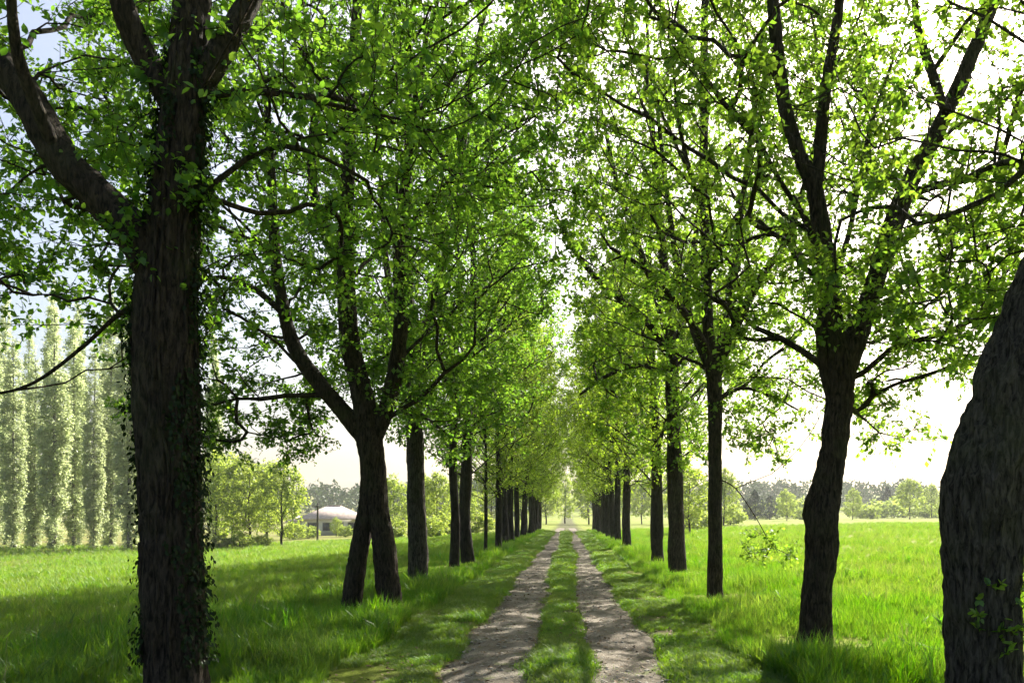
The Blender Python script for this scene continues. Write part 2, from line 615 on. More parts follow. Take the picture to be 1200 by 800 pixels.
def edge_tubes(geo, P0, P1, r0, r1, T0, T1, sides):
    ref = np.array([0.93, 0.31, 0.17])
    rings = []
    th = np.linspace(0, 2 * np.pi, sides, endpoint=False)
    for P, r, T in ((P0, r0, T0), (P1, r1, T1)):
        A = unit(ref - (T @ ref)[:, None] * T)
        B = np.cross(T, A)
        rings.append(P[:, None, :] + r[:, None, None] * (A[:, None, :] * np.cos(th)[None, :, None] + B[:, None, :] * np.sin(th)[None, :, None]))
    V = np.concatenate(rings, axis=1).reshape(-1, 3)
    a = np.arange(sides)
    b = (a + 1) % sides
    q = np.stack([a, b, b + sides, a + sides], -1)
    geo.add(V, (q[None] + (np.arange(len(P0)) * 2 * sides)[:, None, None]).reshape(-1, 4))


def grow(rng, seeds, seed_dirs, seed_r, tips, scaffold=24, k_r=0.0055, up=-0.03, lowpen=1.6, min_piece=0.34):
    """join every tip to the nearest wood so that the branches fork and thin out; returns arrays of the new wood"""
    P = [p for p in seeds]
    D = [d for d in seed_dirs]
    par = [-1] * len(P)
    n_seed = len(P)
    cap = n_seed + len(tips) * 14 + 50
    buf = np.zeros((cap, 3))
    buf[:n_seed] = seeds
    dbuf = np.zeros((cap, 3))
    dbuf[:n_seed] = seed_dirs
    capr = np.zeros(cap)
    capr[:n_seed] = seed_r
    n = n_seed
    order = list(range(len(tips)))
    first = order[:scaffold]
    rest = order[scaffold:]
    d0 = np.array([np.min(np.linalg.norm(seeds - tips[i], axis=1)) for i in rest]) if rest else np.zeros(0)
    rest = [rest[i] for i in np.argsort(d0 + rng.normal(0, 0.25, len(rest)))]
    last = []
    for c, i in enumerate(first + rest):
        a = tips[i]
        B = buf[:n_seed] if c < scaffold else buf[:n]
        v = a - B
        hd = np.hypot(v[:, 0], v[:, 1])
        cost = np.sqrt((v ** 2).sum(1)) + (lowpen * np.maximum(0, 0.75 * hd - v[:, 2]) if c < scaffold else 0.7 * np.maximum(0, 0.25 * hd - v[:, 2]))
        Lv = np.sqrt((v ** 2).sum(1)) + 1e-6
        al = (v * dbuf[:len(B)]).sum(1) / Lv
        j = int(np.argmin(cost + 0.4 * Lv * (1 - al)))
        s = buf[j].copy()
        vec = a - s
        L = np.linalg.norm(vec)
        k = max(2, int(math.ceil(L / min_piece)))
        ctrl = s + vec * 0.5 + D[j] * 0.14 * L + np.array([0, 0, up * L]) + rng.normal(0, 0.05 * L, 3)
        pj = j
        for q in range(1, k + 1):
            t = q / k
            p = (1 - t) ** 2 * s + 2 * t * (1 - t) * ctrl + t * t * a
            if q < k:
                p = p + rng.normal(0, 0.028, 3) * min(1, L)
            d = p - buf[pj]
            buf[n] = p
            D.append(d / max(np.linalg.norm(d), 1e-6))
            dbuf[n] = D[-1]
            capr[n] = capr[pj] * (0.75 if pj < n_seed else 1.0)
            par.append(pj)
            pj = n
            n += 1
        last.append(pj)
    P = buf[:n]
    par = np.array(par)
    D = np.array(D)
    cnt = np.zeros(n)
    cnt[last] += 1
    for i in range(n - 1, n_seed - 1, -1):
        cnt[par[i]] += cnt[i]
    rad = np.minimum(np.minimum(k_r * np.maximum(cnt, 0.6) ** 0.48, 0.04), np.maximum(capr[:n], 0.003))
    return P, par, D, cnt, rad, n_seed, np.array(last)


def wood_and_leaves(rng, G, wood, leaf, leaf_size, shoots=6, per=5, droop=0.35, rich=True, shoot_len=0.28, thin=3, extra=None, leaf_fill=1.0):
    """G from grow(): adds branch tubes to wood (Geo); returns the leaf positions"""
    P, par, D, cnt, rad, ns, last = G
    e = np.arange(ns, len(P))
    p = par[e]
    main = np.full(len(P), -1)
    o = np.argsort(cnt[e])
    main[p[o]] = e[o]
    ts = D.copy()
    has = main >= 0
    ts[has] = unit(D[has] + D[main[has]])
    T0 = np.where((main[p] == e)[:, None] & (p >= ns)[:, None], ts[p], D[e])
    r0 = np.where(p >= ns, np.minimum(rad[p], rad[e] * 1.25), rad[e] * 1.25)
    big = rad[e] > 0.016
    for sel, sides in ((big, 7), (~big, thin)):
        if sel.any():
            edge_tubes(wood, P[p[sel]], P[e[sel]], r0[sel], rad[e[sel]], T0[sel], ts[e[sel]], sides)
    # leafy shoots on the youngest wood
    young = e[cnt[e] <= 2]
    nsh = int(len(last) * shoots)
    wgt = np.where(cnt[young] <= 1, 1.0, 0.35)
    pick = rng.choice(young, nsh, p=wgt / wgt.sum())
    pick[:len(last)] = last
    f = rng.random(nsh)
    f[:len(last)] = 1
    org = P[par[pick]] + (P[pick] - P[par[pick]]) * f[:, None]
    sd = unit(D[pick] * 0.7 + rng.normal(0, 0.75, (nsh, 3)) + np.array([0, 0, 0.12]))
    L = shoot_len * (0.55 + 0.9 * rng.random(nsh))
    end = org + sd * L[:, None] - np.array([0, 0, 1.0]) * (droop * 0.25 * L)[:, None]
    edge_tubes(wood, org, end, np.full(nsh, 0.0035), np.full(nsh, 0.0018), unit(end - org), unit(end - org), 3)
    q = np.repeat(np.arange(nsh), per)
    fr = (np.tile(np.arange(per), nsh) + rng.random(len(q)) * 0.6 + 0.35) / per
    fr = np.minimum(fr, 1)
    pos = org[q] + (end - org)[q] * fr[:, None]
    side = unit(np.cross(sd[q], rng.normal(0, 1, (len(q), 3))))
    dr = unit(sd[q] * 0.5 + side * 0.9 + np.array([0, 0, -droop]) + rng.normal(0, 0.25, (len(q), 3)))
    nrm = unit(np.array([0, 0, 1.0]) + rng.normal(0, 0.55, (len(q), 3)))
    size = leaf_size * (0.45 + 0.85 * rng.random(len(q)))
    tone = np.clip(np.repeat(rng.random(nsh), per) * 0.6 + rng.random(len(q)) * 0.4, 0, 1)
    return [pos, dr, nrm, size, tone]


def envelope(rng, n, centre, radii, gap=0.46, gscale=0.55, seed=0, shell=0.55, keep=None, taper=0.0):
    """n tips spread through a crown, thinned by noise so that the crown has holes and clumps"""
    out = np.zeros((0, 3))
    centre, radii = np.asarray(centre, float), np.asarray(radii, float)
    while len(out) < n:
        v = unit(rng.normal(0, 1, (n * 4, 3))) * (rng.random((n * 4, 1)) ** (1 / 3 * (1 - 0.45 * shell)))
        if taper:
            v[:, :2] *= (1 - taper * np.clip(v[:, 2:3], 0, 1))
        p = centre + v * radii
        g = vnoise(p * gscale + seed * 13.7, 31) * 0.65 + vnoise(p * gscale * 2.4 + seed * 5.1, 32) * 0.35
        p = p[g > gap]
        if keep is not None:
            p = p[keep(p)]
        out = np.concatenate([out, p])
    out = out[:n]
    rng.shuffle(out)
    return out


def spread_first(tips, k):
    """put k far-apart tips first: they become the scaffold limbs"""
    idx = [0]
    d = np.linalg.norm(tips - tips[0], axis=1)
    for _ in range(k - 1):
        j = int(np.argmax(d))
        idx.append(j)
        d = np.minimum(d, np.linalg.norm(tips - tips[j], axis=1))
    rest = np.setdiff1d(np.arange(len(tips)), idx)
    np.random.default_rng(1).shuffle(rest)
    return np.concatenate([tips[idx], tips[rest]])


def seeds_of(paths, zmin, step=0.28):
    S, D, Rr = [], [], []
    for p in paths:
        cc = catmull(p, step)
        c = cc[:, :3]
        rads = cc[:, 3]
        t = unit(np.gradient(c, axis=0))
        k = c[:, 2] > zmin
        S.append(c[k])
        D.append(t[k])
        Rr.append(rads[k])
    return np.concatenate(S), np.concatenate(D), np.concatenate(Rr)


def px_path(rows, d):
    """rows (px, py, half width px, depth offset m)"""
    out = []
    for r in rows:
        dd = d + (r[3] if len(r) > 3 else 0.0)
        out.append([*at(r[0], r[1], dd), r[2] * d / F])
    return np.array(out)


ROOTS = []


def hero_tree(name, label, base, trunk, limbs, crowns, leaf='leaf', bark='bark', seed=1, zmin=2.6, leaf_size=0.085, shoots=6, per=6,
              scaffold=26, extra_stems=(), single_leaves=0, group='trees lining the lane', flare=0.35, seg=56, step=0.045, rough=0.03, k_r=0.0046,
              shoot_len=0.24):
    trunk[:, 3] *= np.where(trunk[:, 2] > 3.5, 0.82, 0.89)
    for s_ in extra_stems:
        s_[:, 3] *= 0.9
    for l_ in limbs:
        l_[:, 3] *= 0.88
    rng = np.random.default_rng(seed)
    org = np.array([base[0], base[1], float(ground_z(np.array([base[0]]), np.array([base[1]]))[0])])
    t = thing(name, org, label, 'tree', group)
    off = np.array([*org, 0])
    tg = Geo()
    bark_tube(tg, trunk - off, step, seg, rough, flare, seed)
    ob('trunk', tg.mesh('trunk', M[bark], True), t)
    for i, s in enumerate(extra_stems):
        tg = Geo()
        bark_tube(tg, s - off, step, seg, rough, flare, seed + 3 + i)
        ob('trunk', tg.mesh('trunk', M[bark], True), t)
    for i, l in enumerate(limbs):
        lg = Geo()
        rmax = l[:, 3].max()
        bark_tube(lg, l - off, max(step, rmax * 0.5), 12 if rmax < 0.05 else 28, rough * min(1, rmax / 0.2), 0, seed + 11 + i, 0.09)
        ob('limb', lg.mesh('limb', M[bark], True), t)
    tips = np.concatenate([envelope(rng, n, c, r, gap, 0.6, seed + i, keep=kp) for i, (n, c, r, gap, kp) in enumerate(crowns)])
    tips = spread_first(tips, scaffold)
    S, D, Q = (np.concatenate(a) for a in zip(seeds_of([trunk], zmin), seeds_of(list(limbs), 0.3)))
    G = grow(rng, S, D, Q, tips, scaffold, k_r)
    wg = Geo()
    L = wood_and_leaves(rng, G, wg, None, leaf_size * 1.02, shoots, per, shoot_len=shoot_len)
    for v in wg.V:
        v -= org
    ob('branches', wg.mesh('branches', M[bark], True), t)
    L[0] = L[0] - org
    if single_leaves:
        cd = np.linalg.norm(L[0] + org - np.array([0, 0, EYE]), axis=1)
        wp = L[0] + org
        pxx = CX + F * wp[:, 0] / np.maximum(wp[:, 1], 0.1)
        pyy = HY - F * (wp[:, 2] - EYE) / np.maximum(wp[:, 1], 0.1)
        vis = (pxx > 0) & (pxx < 1200) & (pyy > 0) & (pyy < 800) & (wp[:, 1] > 1)
        o = np.argsort(np.where(vis, cd / L[3], 1e6))[:single_leaves]
        lm = [mk_mesh('leaf', LEAF_V, LEAF_Q, mat=M[leaf], attr=np.full(6, tn)) for tn in (0.15, 0.5, 0.85)]
        from mathutils import Matrix
        for i in o:
            Y = unit(L[1][i])
            Z = unit(L[2][i] - (L[2][i] @ Y) * Y)
            X = np.cross(Y, Z)
            lo = ob('leaf', lm[int(L[4][i] * 2.99)], t)
            m3 = Matrix(((X[0], Y[0], Z[0], 0), (X[1], Y[1], Z[1], 0), (X[2], Y[2], Z[2], 0), (0, 0, 0, 1)))
            lo.matrix_basis = Matrix.Translation(L[0][i]) @ m3 @ Matrix.Scale(L[3][i], 4)
        keepm = np.ones(len(cd), bool)
        keepm[o] = False
        L = [a[keepm] for a in L]
    ob('crown', leaves_geo(*L, base[1] < 7.5).mesh('crown', M[leaf]), t)
    ROOTS.append(t)
    return t, org


def reach(*rows):
    return np.array(rows, dtype=float)


# --- first tree on the left: thick ivied trunk, forking at four metres
d = 7.0
L1_trunk = px_path([(205, 845, 38), (205, 800, 37), (203, 700, 35), (200, 600, 34), (196, 480, 36), (193, 380, 37), (198, 300, 36), (206, 230, 31), (213, 150, 28), (219, 80, 25), (226, 0, 22, .1), (236, -120, 18, .2), (246, -260, 14, .2), (252, -420, 9, .3), (262, -560, 4, .3)], d)
L1_limbs = [
    px_path([(193, 330, 26), (160, 277, 25), (118, 232, 22), (75, 190, 21), (28, 110, 20, .1), (-25, 40, 17, .2), (-80, -60, 13, .3), (-120, -180, 9, .4), (-140, -300, 4, .5)], d),
    px_path([(205, 130, 15), (172, 72, 16), (148, 20, 15, -.1), (128, -50, 13, -.2), (100, -150, 10, -.3), (80, -260, 5, -.3)], d),
    px_path([(218, 130, 15), (252, 72, 16), (285, 15, 14, .2), (325, -60, 12, .4), (370, -160, 9, .6), (410, -270, 5, .8)], d),
    px_path([(220, 118, 6), (280, 108, 5, .2), (345, 112, 4, .5), (410, 128, 3, .8), (470, 140, 1.8, 1.0)], d),
    px_path([(180, 350, 3.4), (140, 368, 3, .1), (95, 408, 2.6, .2), (40, 448, 2.2, .3), (-10, 462, 1.8, .4), (-70, 465, 1.2, .5)], d),
    px_path([(75, 195, 8), (45, 130, 8, -.2), (20, 60, 7, -.4), (10, -40, 5, -.6)], d),
]
front = lambda p: ((p[:, 1] > 5.6) | (p[:, 2] > 8.0)) & ~((p[:, 1] < 6.9) & (np.abs(p[:, 0] + 3.5) < 0.9) & (p[:, 2] < 6.5))
open_L2 = lambda p: ~((p[:, 1] < 13.7) & (p[:, 0] > -5.4) & (p[:, 0] < -2.5) & (p[:, 2] < 6.2))
open_R1 = lambda p: ~((p[:, 1] < 10.4) & (p[:, 0] > 2.3) & (p[:, 0] < 4.8) & (p[:, 2] < 7.0))
open_R2 = lambda p: ~((p[:, 1] < 15.9) & (p[:, 0] > 2.0) & (p[:, 0] < 3.7) & (p[:, 2] < 7.5))
L1_crowns = [
    (1650, (-4.0, 8.1, 8.3), (4.8, 3.8, 5.0), 0.37, front),
    (150, (-5.7, 7.9, 4.7), (2.3, 1.5, 1.3), 0.42, front),
    (170, (-2.9, 8.5, 5.3), (2.4, 1.7, 1.3), 0.42, front),
    (25, (-3.5, 6.95, 4.4), (0.5, 0.35, 1.2), 0.3, None),
]
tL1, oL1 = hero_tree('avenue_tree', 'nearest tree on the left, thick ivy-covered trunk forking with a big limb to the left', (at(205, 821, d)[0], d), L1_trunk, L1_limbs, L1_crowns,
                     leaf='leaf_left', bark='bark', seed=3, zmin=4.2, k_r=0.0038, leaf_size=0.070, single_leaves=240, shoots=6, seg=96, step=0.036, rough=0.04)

# ivy climbing that trunk
rng = np.random.default_rng(12)
S = catmull(L1_trunk, 0.02)
k = (S[:, 2] > 0.35) & (S[:, 2] < 5.6)
S = S[k]
n = 16000
i = rng.integers(0, len(S), n)
th = rng.random(n) * 2 * np.pi
dirs = np.stack([np.cos(th), np.sin(th), 0 * th], -1)
cov = vnoise(np.stack([np.cos(th) * 1.6, np.sin(th) * 1.6, S[i, 2] * 1.6], -1) + 4, 41) * 0.75 + 0.3 * vnoise(np.stack([np.cos(th) * 4, np.sin(th) * 4, S[i, 2] * 5], -1), 42) + 0.34 * np.cos(th) ** 2 + 0.04 * (S[i, 2] > 2.0)
k = cov > 0.80
i, th, dirs = i[k], th[k], dirs[k]
lift = 0.015 + 0.10 * rng.random(len(i)) ** 2.5
pos = S[i, :3] + dirs * (S[i, 3] * 1.02 + lift)[:, None] - oL1
ge = leaves_geo(pos, unit(np.array([0, 0, -1.0]) + dirs * 0.35 + rng.normal(0, 0.4, (len(i), 3))), unit(dirs + rng.normal(0, 0.5, (len(i), 3)) + np.array([0, 0, 0.35])),
                0.024 + 0.036 * rng.random(len(i)) ** 1.5, rng.random(len(i)), True)
ivy = ob('ivy', ge.mesh('ivy', M['ivy']), tL1)
for q in range(9):
    a0 = rng.random() * 6.28
    rows = []
    for s in S[::12]:
        a0 += rng.normal(0, 0.09)
        rows.append([*(s[:3] + np.array([math.cos(a0), math.sin(a0), 0]) * (s[3] + 0.012) - oL1), 0.012 + 0.004 * rng.random()])
    st_g = Geo()
    bark_tube(st_g, np.array(rows), 0.06, 7, 0.004, 0, q, 0.1)
    ob('ivy_stem', st_g.mesh('ivy_stem', M['bark'], True), ivy)

# --- second tree on the left: two crossing stems
d = 13.6
L2_trunk = px_path([(408, 735, 14.5), (411, 716, 13.5), (418, 660, 12.5), (430, 600, 12), (436, 550, 14.5), (432, 510, 16), (424, 460, 15), (412, 410, 13), (406, 350, 12), (405, 280, 11), (408, 200, 9), (411, 120, 8), (418, 20, 7), (425, -80, 5), (430, -170, 3)], d)
L2_stem = px_path([(458, 722, 17, -.1), (457, 702, 16, -.1), (452, 655, 14.5, -.15), (444, 600, 13, -.1), (439, 550, 15), (434, 505, 12), (431, 480, 9)], d)
L2_limbs = [
    px_path([(430, 515, 12), (402, 482, 11), (368, 442, 10), (343, 402, 9, .1), (330, 350, 8, .2), (322, 290, 7, .2), (318, 210, 6, .3), (312, 120, 4, .4), (300, 40, 2.5, .4)], d),
    px_path([(438, 515, 12), (454, 475, 11), (464, 430, 10), (470, 375, 9, -.2), (468, 300, 8, -.3), (474, 220, 6, -.4), (486, 130, 5, -.6), (500, 40, 3, -.8)], d),
    px_path([(408, 330, 7), (380, 270, 7, .3), (365, 200, 6, .6), (372, 110, 5, .9), (380, 20, 3, 1.2)], d),
    px_path([(335, 370, 4), (300, 340, 4, .2), (262, 325, 3, .4), (225, 330, 2, .5)], d),
]
L2_crowns = [
    (1350, (-3.7, 13.6, 8.2), (4.4, 3.6, 5.0), 0.38, open_L2),
    (190, (-5.7, 13.6, 4.5), (2.2, 2.0, 1.8), 0.42, open_L2),
    (70, at(315, 495, 14.2), (1.1, 0.9, 0.85), 0.40, None),
    (110, (-2.5, 13.9, 4.5), (1.4, 1.5, 1.5), 0.42, None),
]
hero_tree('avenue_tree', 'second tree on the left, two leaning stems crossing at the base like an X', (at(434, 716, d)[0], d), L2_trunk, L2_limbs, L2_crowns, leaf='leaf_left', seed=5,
          extra_stems=[L2_stem], leaf_size=0.085, seg=56, step=0.06, shoots=6, zmin=3.6, flare=0.2)

# --- third on the left: single grey trunk
d = 18.8
L3_trunk = px_path([(491, 700, 16), (491, 684, 14), (489, 620, 12), (487, 540, 11), (485, 480, 10.5), (481, 420, 9.5), (478, 350, 8.5), (476, 270, 7.5), (478, 180, 6), (480, 90, 4), (483, 0, 2.5)], d)
L3_limbs = [
    px_path([(484, 455, 7), (498, 390, 6.5, .1), (516, 310, 6, .1), (533, 220, 5.5, .1), (545, 150, 5, .2), (556, 70, 4, .3), (574, -10, 2.5, .3)], d),
    px_path([(484, 440, 5), (464, 380, 5, .3), (452, 300, 4, .5), (446, 200, 3, .7), (440, 110, 2, .9)], d),
    px_path([(530, 230, 3.5), (558, 180, 3, -.2), (592, 150, 2.4, -.3), (630, 135, 1.6, -.4)], d),
]
L3_crowns = [(1150, (-3.5, 18.8, 8.5), (3.2, 3.4, 5.4), 0.38, None), (110, (-2.9, 18.6, 4.3), (1.5, 1.5, 1.4), 0.4, None)]
hero_tree('avenue_tree', 'third tree on the left, straight grey trunk just beyond the crossed stems', (at(491, 684, d)[0], d), L3_trunk, L3_limbs, L3_crowns, leaf='leaf_left', bark='bark_grey', seed=8, zmin=4.0,
          leaf_size=0.098, seg=36, step=0.1, shoots=5.5, flare=0.15)

# --- nearest on the right: big trunk leaning out of the picture
d = 6.0
R0_trunk = px_path([(1154, 880, 47), (1154, 857, 46), (1153, 800, 45), (1151, 700, 44), (1149, 620, 45), (1153, 565, 47), (1172, 510, 50), (1198, 440, 52), (1228, 360, 50), (1262, 270, 46), (1290, 180, 40), (1310, 60, 34, .1), (1325, -90, 27, .2), (1330, -260, 20, .3), (1338, -440, 13, .4), (1342, -640, 6, .4)], d)
R0_limbs = [
    px_path([(1275, 240, 24), (1340, 150, 22, .4), (1420, 40, 18, .8), (1480, -120, 12, 1.2), (1520, -300, 6, 1.6)], d),
    px_path([(1300, 140, 16), (1270, 20, 15, .8), (1235, -110, 12, 1.6), (1210, -260, 7, 2.2)], d),
    px_path([(1255, 290, 8), (1225, 225, 8, .6), (1190, 190, 6, 1.3), (1140, 205, 4, 1.9), (1090, 235, 2.4, 2.4)], d),
    px_path([(1300, 110, 14), (1340, -20, 13, -.6), (1360, -180, 9, -1.2), (1370, -330, 4, -1.6)], d),
]
R0_crowns = [
    (950, (4.3, 7.6, 8.8), (3.6, 3.6, 4.8), 0.46, front),
    (230, (4.0, 8.3, 4.5), (1.5, 1.6, 1.3), 0.43, front),
]
tR0, oR0 = hero_tree('avenue_tree', 'nearest tree on the right, massive rough trunk leaning out of the picture edge', (at(1154, 857, d)[0], d), R0_trunk, R0_limbs, R0_crowns, bark='bark_grey', seed=13,
                     leaf_size=0.070, single_leaves=200, shoots=6, zmin=3.4, seg=100, step=0.036, rough=0.045, flare=0.15)
# leafy sprouts low on that trunk
rng = np.random.default_rng(44)
sp = Geo()
lp, ld, ln = [], [], []
S = catmull(R0_trunk, 0.05)
for q in range(26):
    s = S[np.argmin(np.abs(S[:, 2] - rng.uniform(0.6, 1.15)))]
    a = rng.uniform(-0.6, 1.3) - math.pi / 2
    o = s[:3] + np.array([math.cos(a), math.sin(a), 0]) * s[3] * 0.95 - oR0
    dv = unit(np.array([math.cos(a) * 0.7, math.sin(a) * 0.7, 0.5]) + rng.normal(0, 0.35, 3))
    e = o + dv * rng.uniform(0.1, 0.26)
    edge_tubes(sp, o[None], e[None], np.array([0.004]), np.array([0.002]), dv[None], dv[None], 3)
    for _ in range(6):
        lp.append(o + (e - o) * rng.uniform(0.4, 1))
        ld.append(unit(dv * 0.5 + rng.normal(0, 0.7, 3)))
        ln.append(unit(np.array([0, 0, 1.0]) + rng.normal(0, 0.5, 3)))
spo = ob('sprout_stem', sp.mesh('sprout_stem', M['bark']), tR0)
ob('sprout_leaves', leaves_geo(np.array(lp), np.array(ld), np.array(ln), rng.uniform(0.04, 0.07, len(lp)), rng.random(len(lp)), True).mesh('sprout_leaves', M['leaf']), spo)

# --- second on the right: V of two limbs
d = 10.07
R1_trunk = px_path([(954, 775, 23.0), (955, 755, 20.7), (957, 700, 19.3), (963, 645, 20.2), (962, 600, 22.1), (970, 565, 18.4), (977, 520, 17.0), (983, 470, 17.5), (984, 430, 18.4), (977, 385, 14.3), (969, 320, 12.9), (961, 260, 12.0), (952, 215, 11.0), (936, 180, 9.7), (920, 125, 9.2), (911, 60, 8.3), (905, -20, 7.4), (900, -120, 6.4), (896, -240, 4.6), (890, -340, 2.8)], d)
R1_limbs = [
    px_path([(984, 450, 15), (1003, 398, 14), (1020, 345, 13, .1), (1040, 285, 12.5, .1), (1060, 228, 12, .2), (1085, 180, 11.5, .3), (1112, 125, 10, .4), (1140, 62, 9, .5), (1168, -10, 8, .6), (1195, -110, 6, .8), (1215, -220, 4, 1.0)], d),
    px_path([(955, 225, 9), (960, 190, 8), (963, 150, 8, -.1), (969, 95, 7, -.2), (980, 30, 6.5, -.2), (988, -40, 5.5, -.3), (996, -150, 4, -.3)], d),
    px_path([(1058, 232, 6), (1095, 218, 5.5, -.2), (1140, 208, 5, -.5), (1200, 188, 3.5, -.8)], d),
    px_path([(975, 470, 7), (966, 430, 7), (962, 385, 6.5), (965, 330, 5, .2), (948, 270, 4, .4), (930, 230, 3, .6)], d),
    px_path([(1108, 132, 6), (1092, 85, 6, .3), (1075, 30, 5, .5), (1070, -50, 4, .7)], d),
    px_path([(968, 330, 4), (990, 290, 4, .3), (1004, 230, 3.5, .5), (1020, 150, 3, .7), (1050, 60, 2, 1)], d),
]
R1_crowns = [
    (1350, (3.6, 10.3, 8.5), (4.2, 3.6, 4.9), 0.45, open_R1),
    (190, (4.9, 10.4, 4.7), (1.8, 1.9, 1.4), 0.43, open_R1),
    (30, (2.6, 10.8, 4.2), (1.3, 1.2, 0.9), 0.44, open_R1),
    (42, at(1066, 465, 11.2), (0.95, 0.8, 0.75), 0.40, None),
]
hero_tree('avenue_tree', 'second tree on the right, knobbly trunk splitting into a wide V', (at(955, 755, d)[0], d), R1_trunk, R1_limbs, R1_crowns, seed=17, leaf_size=0.078, seg=84, step=0.04, rough=0.035, flare=0.3,
          shoots=5.5, single_leaves=120, zmin=4.2)

# --- third on the right: slender straight trunk
d = 15.8
R2_trunk = px_path([(838, 715, 12), (838, 700, 10.5), (838, 640, 9.5), (838, 560, 9), (838, 480, 10), (836, 435, 10.5), (830, 390, 8), (827, 300, 7), (825, 200, 6), (825, 100, 5.5), (826, 0, 5), (828, -90, 3.5), (830, -170, 2)], d)
R2_limbs = [
    px_path([(838, 445, 7), (848, 415, 6.5, -.1), (868, 370, 6, -.3), (895, 320, 5, -.5), (920, 285, 4.5, -.6), (940, 225, 3.5, -.8), (960, 150, 2.4, -1)], d),
    px_path([(836, 440, 6), (818, 400, 5.5, .3), (800, 340, 5, .6), (786, 260, 4, .8), (775, 170, 3, 1), (765, 80, 2, 1.2)], d),
    px_path([(837, 430, 6), (851, 370, 5.5, .4), (862, 300, 5, .7), (872, 220, 4, .9), (885, 120, 3, 1.1), (895, 30, 2, 1.3)], d),
    px_path([(834, 420, 5), (815, 385, 4.5, -.4), (785, 345, 4, -.8), (748, 310, 3, -1.2), (715, 290, 2, -1.5)], d),
    px_path([(828, 330, 4), (845, 285, 4, -.2), (872, 240, 3, -.4), (900, 205, 2, -.6)], d),
    px_path([(826, 250, 3.6), (808, 200, 3.2, -.2), (795, 140, 2.6, -.4), (788, 70, 1.8, -.5)], d),
    px_path([(840, 560, 1.0), (862, 572, .8, -.2), (885, 605, .6, -.3), (905, 638, .5, -.4), (925, 650, .35, -.5)], d),
    px_path([(838, 470, 3), (868, 455, 2.6, .2), (900, 462, 2, .4), (935, 480, 1.2, .5)], d),
]
R2_crowns = [(1150, (2.9, 15.8, 8.4), (3.4, 3.3, 5.2), 0.44, open_R2), (60, (4.3, 15.8, 4.2), (1.6, 1.5, 1.2), 0.42, None), (75, at(893, 490, 16.2), (1.05, 0.9, 0.95), 0.38, None), (9, at(900, 640, 15.4), (0.65, 0.4, 0.32), 0.2, None)]
hero_tree('avenue_tree', 'third tree on the right, slender straight trunk with a fan of thin limbs', (at(838, 700, d)[0], d), R2_trunk, R2_limbs, R2_crowns, seed=23, zmin=3.8, flare=0.15, leaf_size=0.088, seg=28, step=0.09, shoots=5.5, rough=0.02)

# --- fourth on the right
d = 22.5
R3_trunk = px_path([(794, 684, 14), (794, 671, 12), (792, 600, 10.5), (790, 520, 10), (788, 450, 9.5), (786, 400, 8), (780, 330, 6.5), (772, 250, 5.5), (765, 160, 4.5), (760, 70, 3), (757, 0, 2)], d)
R3_limbs = [
    px_path([(787, 425, 5), (765, 385, 4.6, -.3), (728, 352, 4, -.7), (695, 322, 3.4, -1), (668, 285, 2.8, -1.3), (645, 240, 2, -1.6)], d),
    px_path([(787, 410, 5), (770, 350, 4.6, -.4), (745, 280, 4, -.7), (722, 210, 3, -1), (705, 130, 2, -1.2)], d),
    px_path([(788, 430, 5), (800, 370, 4.5, .4), (812, 300, 4, .8), (822, 220, 3, 1.1), (830, 130, 2, 1.4)], d),
    px_path([(788, 440, 3.4), (750, 428, 3, -.3), (712, 440, 2.4, -.6), (680, 462, 1.6, -.8)], d),
]
R3_crowns = [(1200, (3.0, 22.5, 8.3), (3.1, 3.6, 5.4), 0.42, None), (50, (1.5, 22.3, 5.0), (1.3, 1.6, 1.4), 0.42, None)]
hero_tree('avenue_tree', 'fourth tree on the right, stout trunk with limb reaching over the lane', (at(794, 671, d)[0], d), R3_trunk, R3_limbs, R3_crowns, seed=29, zmin=4.2, flare=0.15, leaf_size=0.10, seg=26, step=0.12, shoots=5.5, rough=0.02)


# --- shared tree shapes for the rest of the two rows and the fields
def proto_tree(seed, height, r_base, crown_z, crown_r, fork, tips, leaf_size, lean=0.15, leaf='leaf_far', bark='bark_far', shoots=5.5, per=5, shoot_len=0.34, gap=0.42,
               taper=0.35, k_r=0.0062, scaffold=18, up=-0.03, shell=0.5, gscale=0.6, dens=None, rough=0.02):
    rng = np.random.default_rng(seed)
    rows = []
    x = y = 0.0
    for i, z in enumerate(np.linspace(-0.2, height * 0.93, 10)):
        f = max(z, 0) / height
        rows.append([x, y, z, r_base * (1 - f) ** 0.8 * (1 if f < fork else 0.85) + 0.012])
        x += rng.normal(0, lean * 0.4)
        y += rng.normal(0, lean * 0.4)
    trunk = np.array(rows)
    tg = Geo()
    bark_tube(tg, trunk, 0.2, 18, rough, 0.4, seed)
    c = (x * 0.5, y * 0.5, (crown_z + height) / 2)
    T = envelope(rng, tips, c, (crown_r, crown_r, (height - crown_z) / 2), gap, gscale, seed, shell, taper=taper, keep=dens)
    T = spread_first(T, scaffold)
    S, D, Q = seeds_of([trunk], crown_z * 0.85, 0.3)
    G = grow(rng, S, D, Q, T, scaffold, k_r, up)
    wg = Geo()
    L = wood_and_leaves(rng, G, wg, None, leaf_size, shoots, per, rich=False, shoot_len=shoot_len)
    return (tg.mesh('trunk', M[bark], True), wg.mesh('branches', M[bark], True), leaves_geo(*L, False).mesh('crown', M[leaf]))


def place(name, meshes, x, y, label, cat='tree', group=None, rz=0.0, s=1.0, sxy=1.0, z=None):
    gz = float(ground_z(np.array([x]), np.array([y]))[0]) if z is None else z
    t = thing(name, (x, y, gz), label, cat, group, rz, s)
    t.scale = (s * sxy, s * sxy, s)
    for nm, me in zip(('trunk', 'branches', 'crown'), meshes):
        if me is not None:
            ob(nm, me, t)
    return t


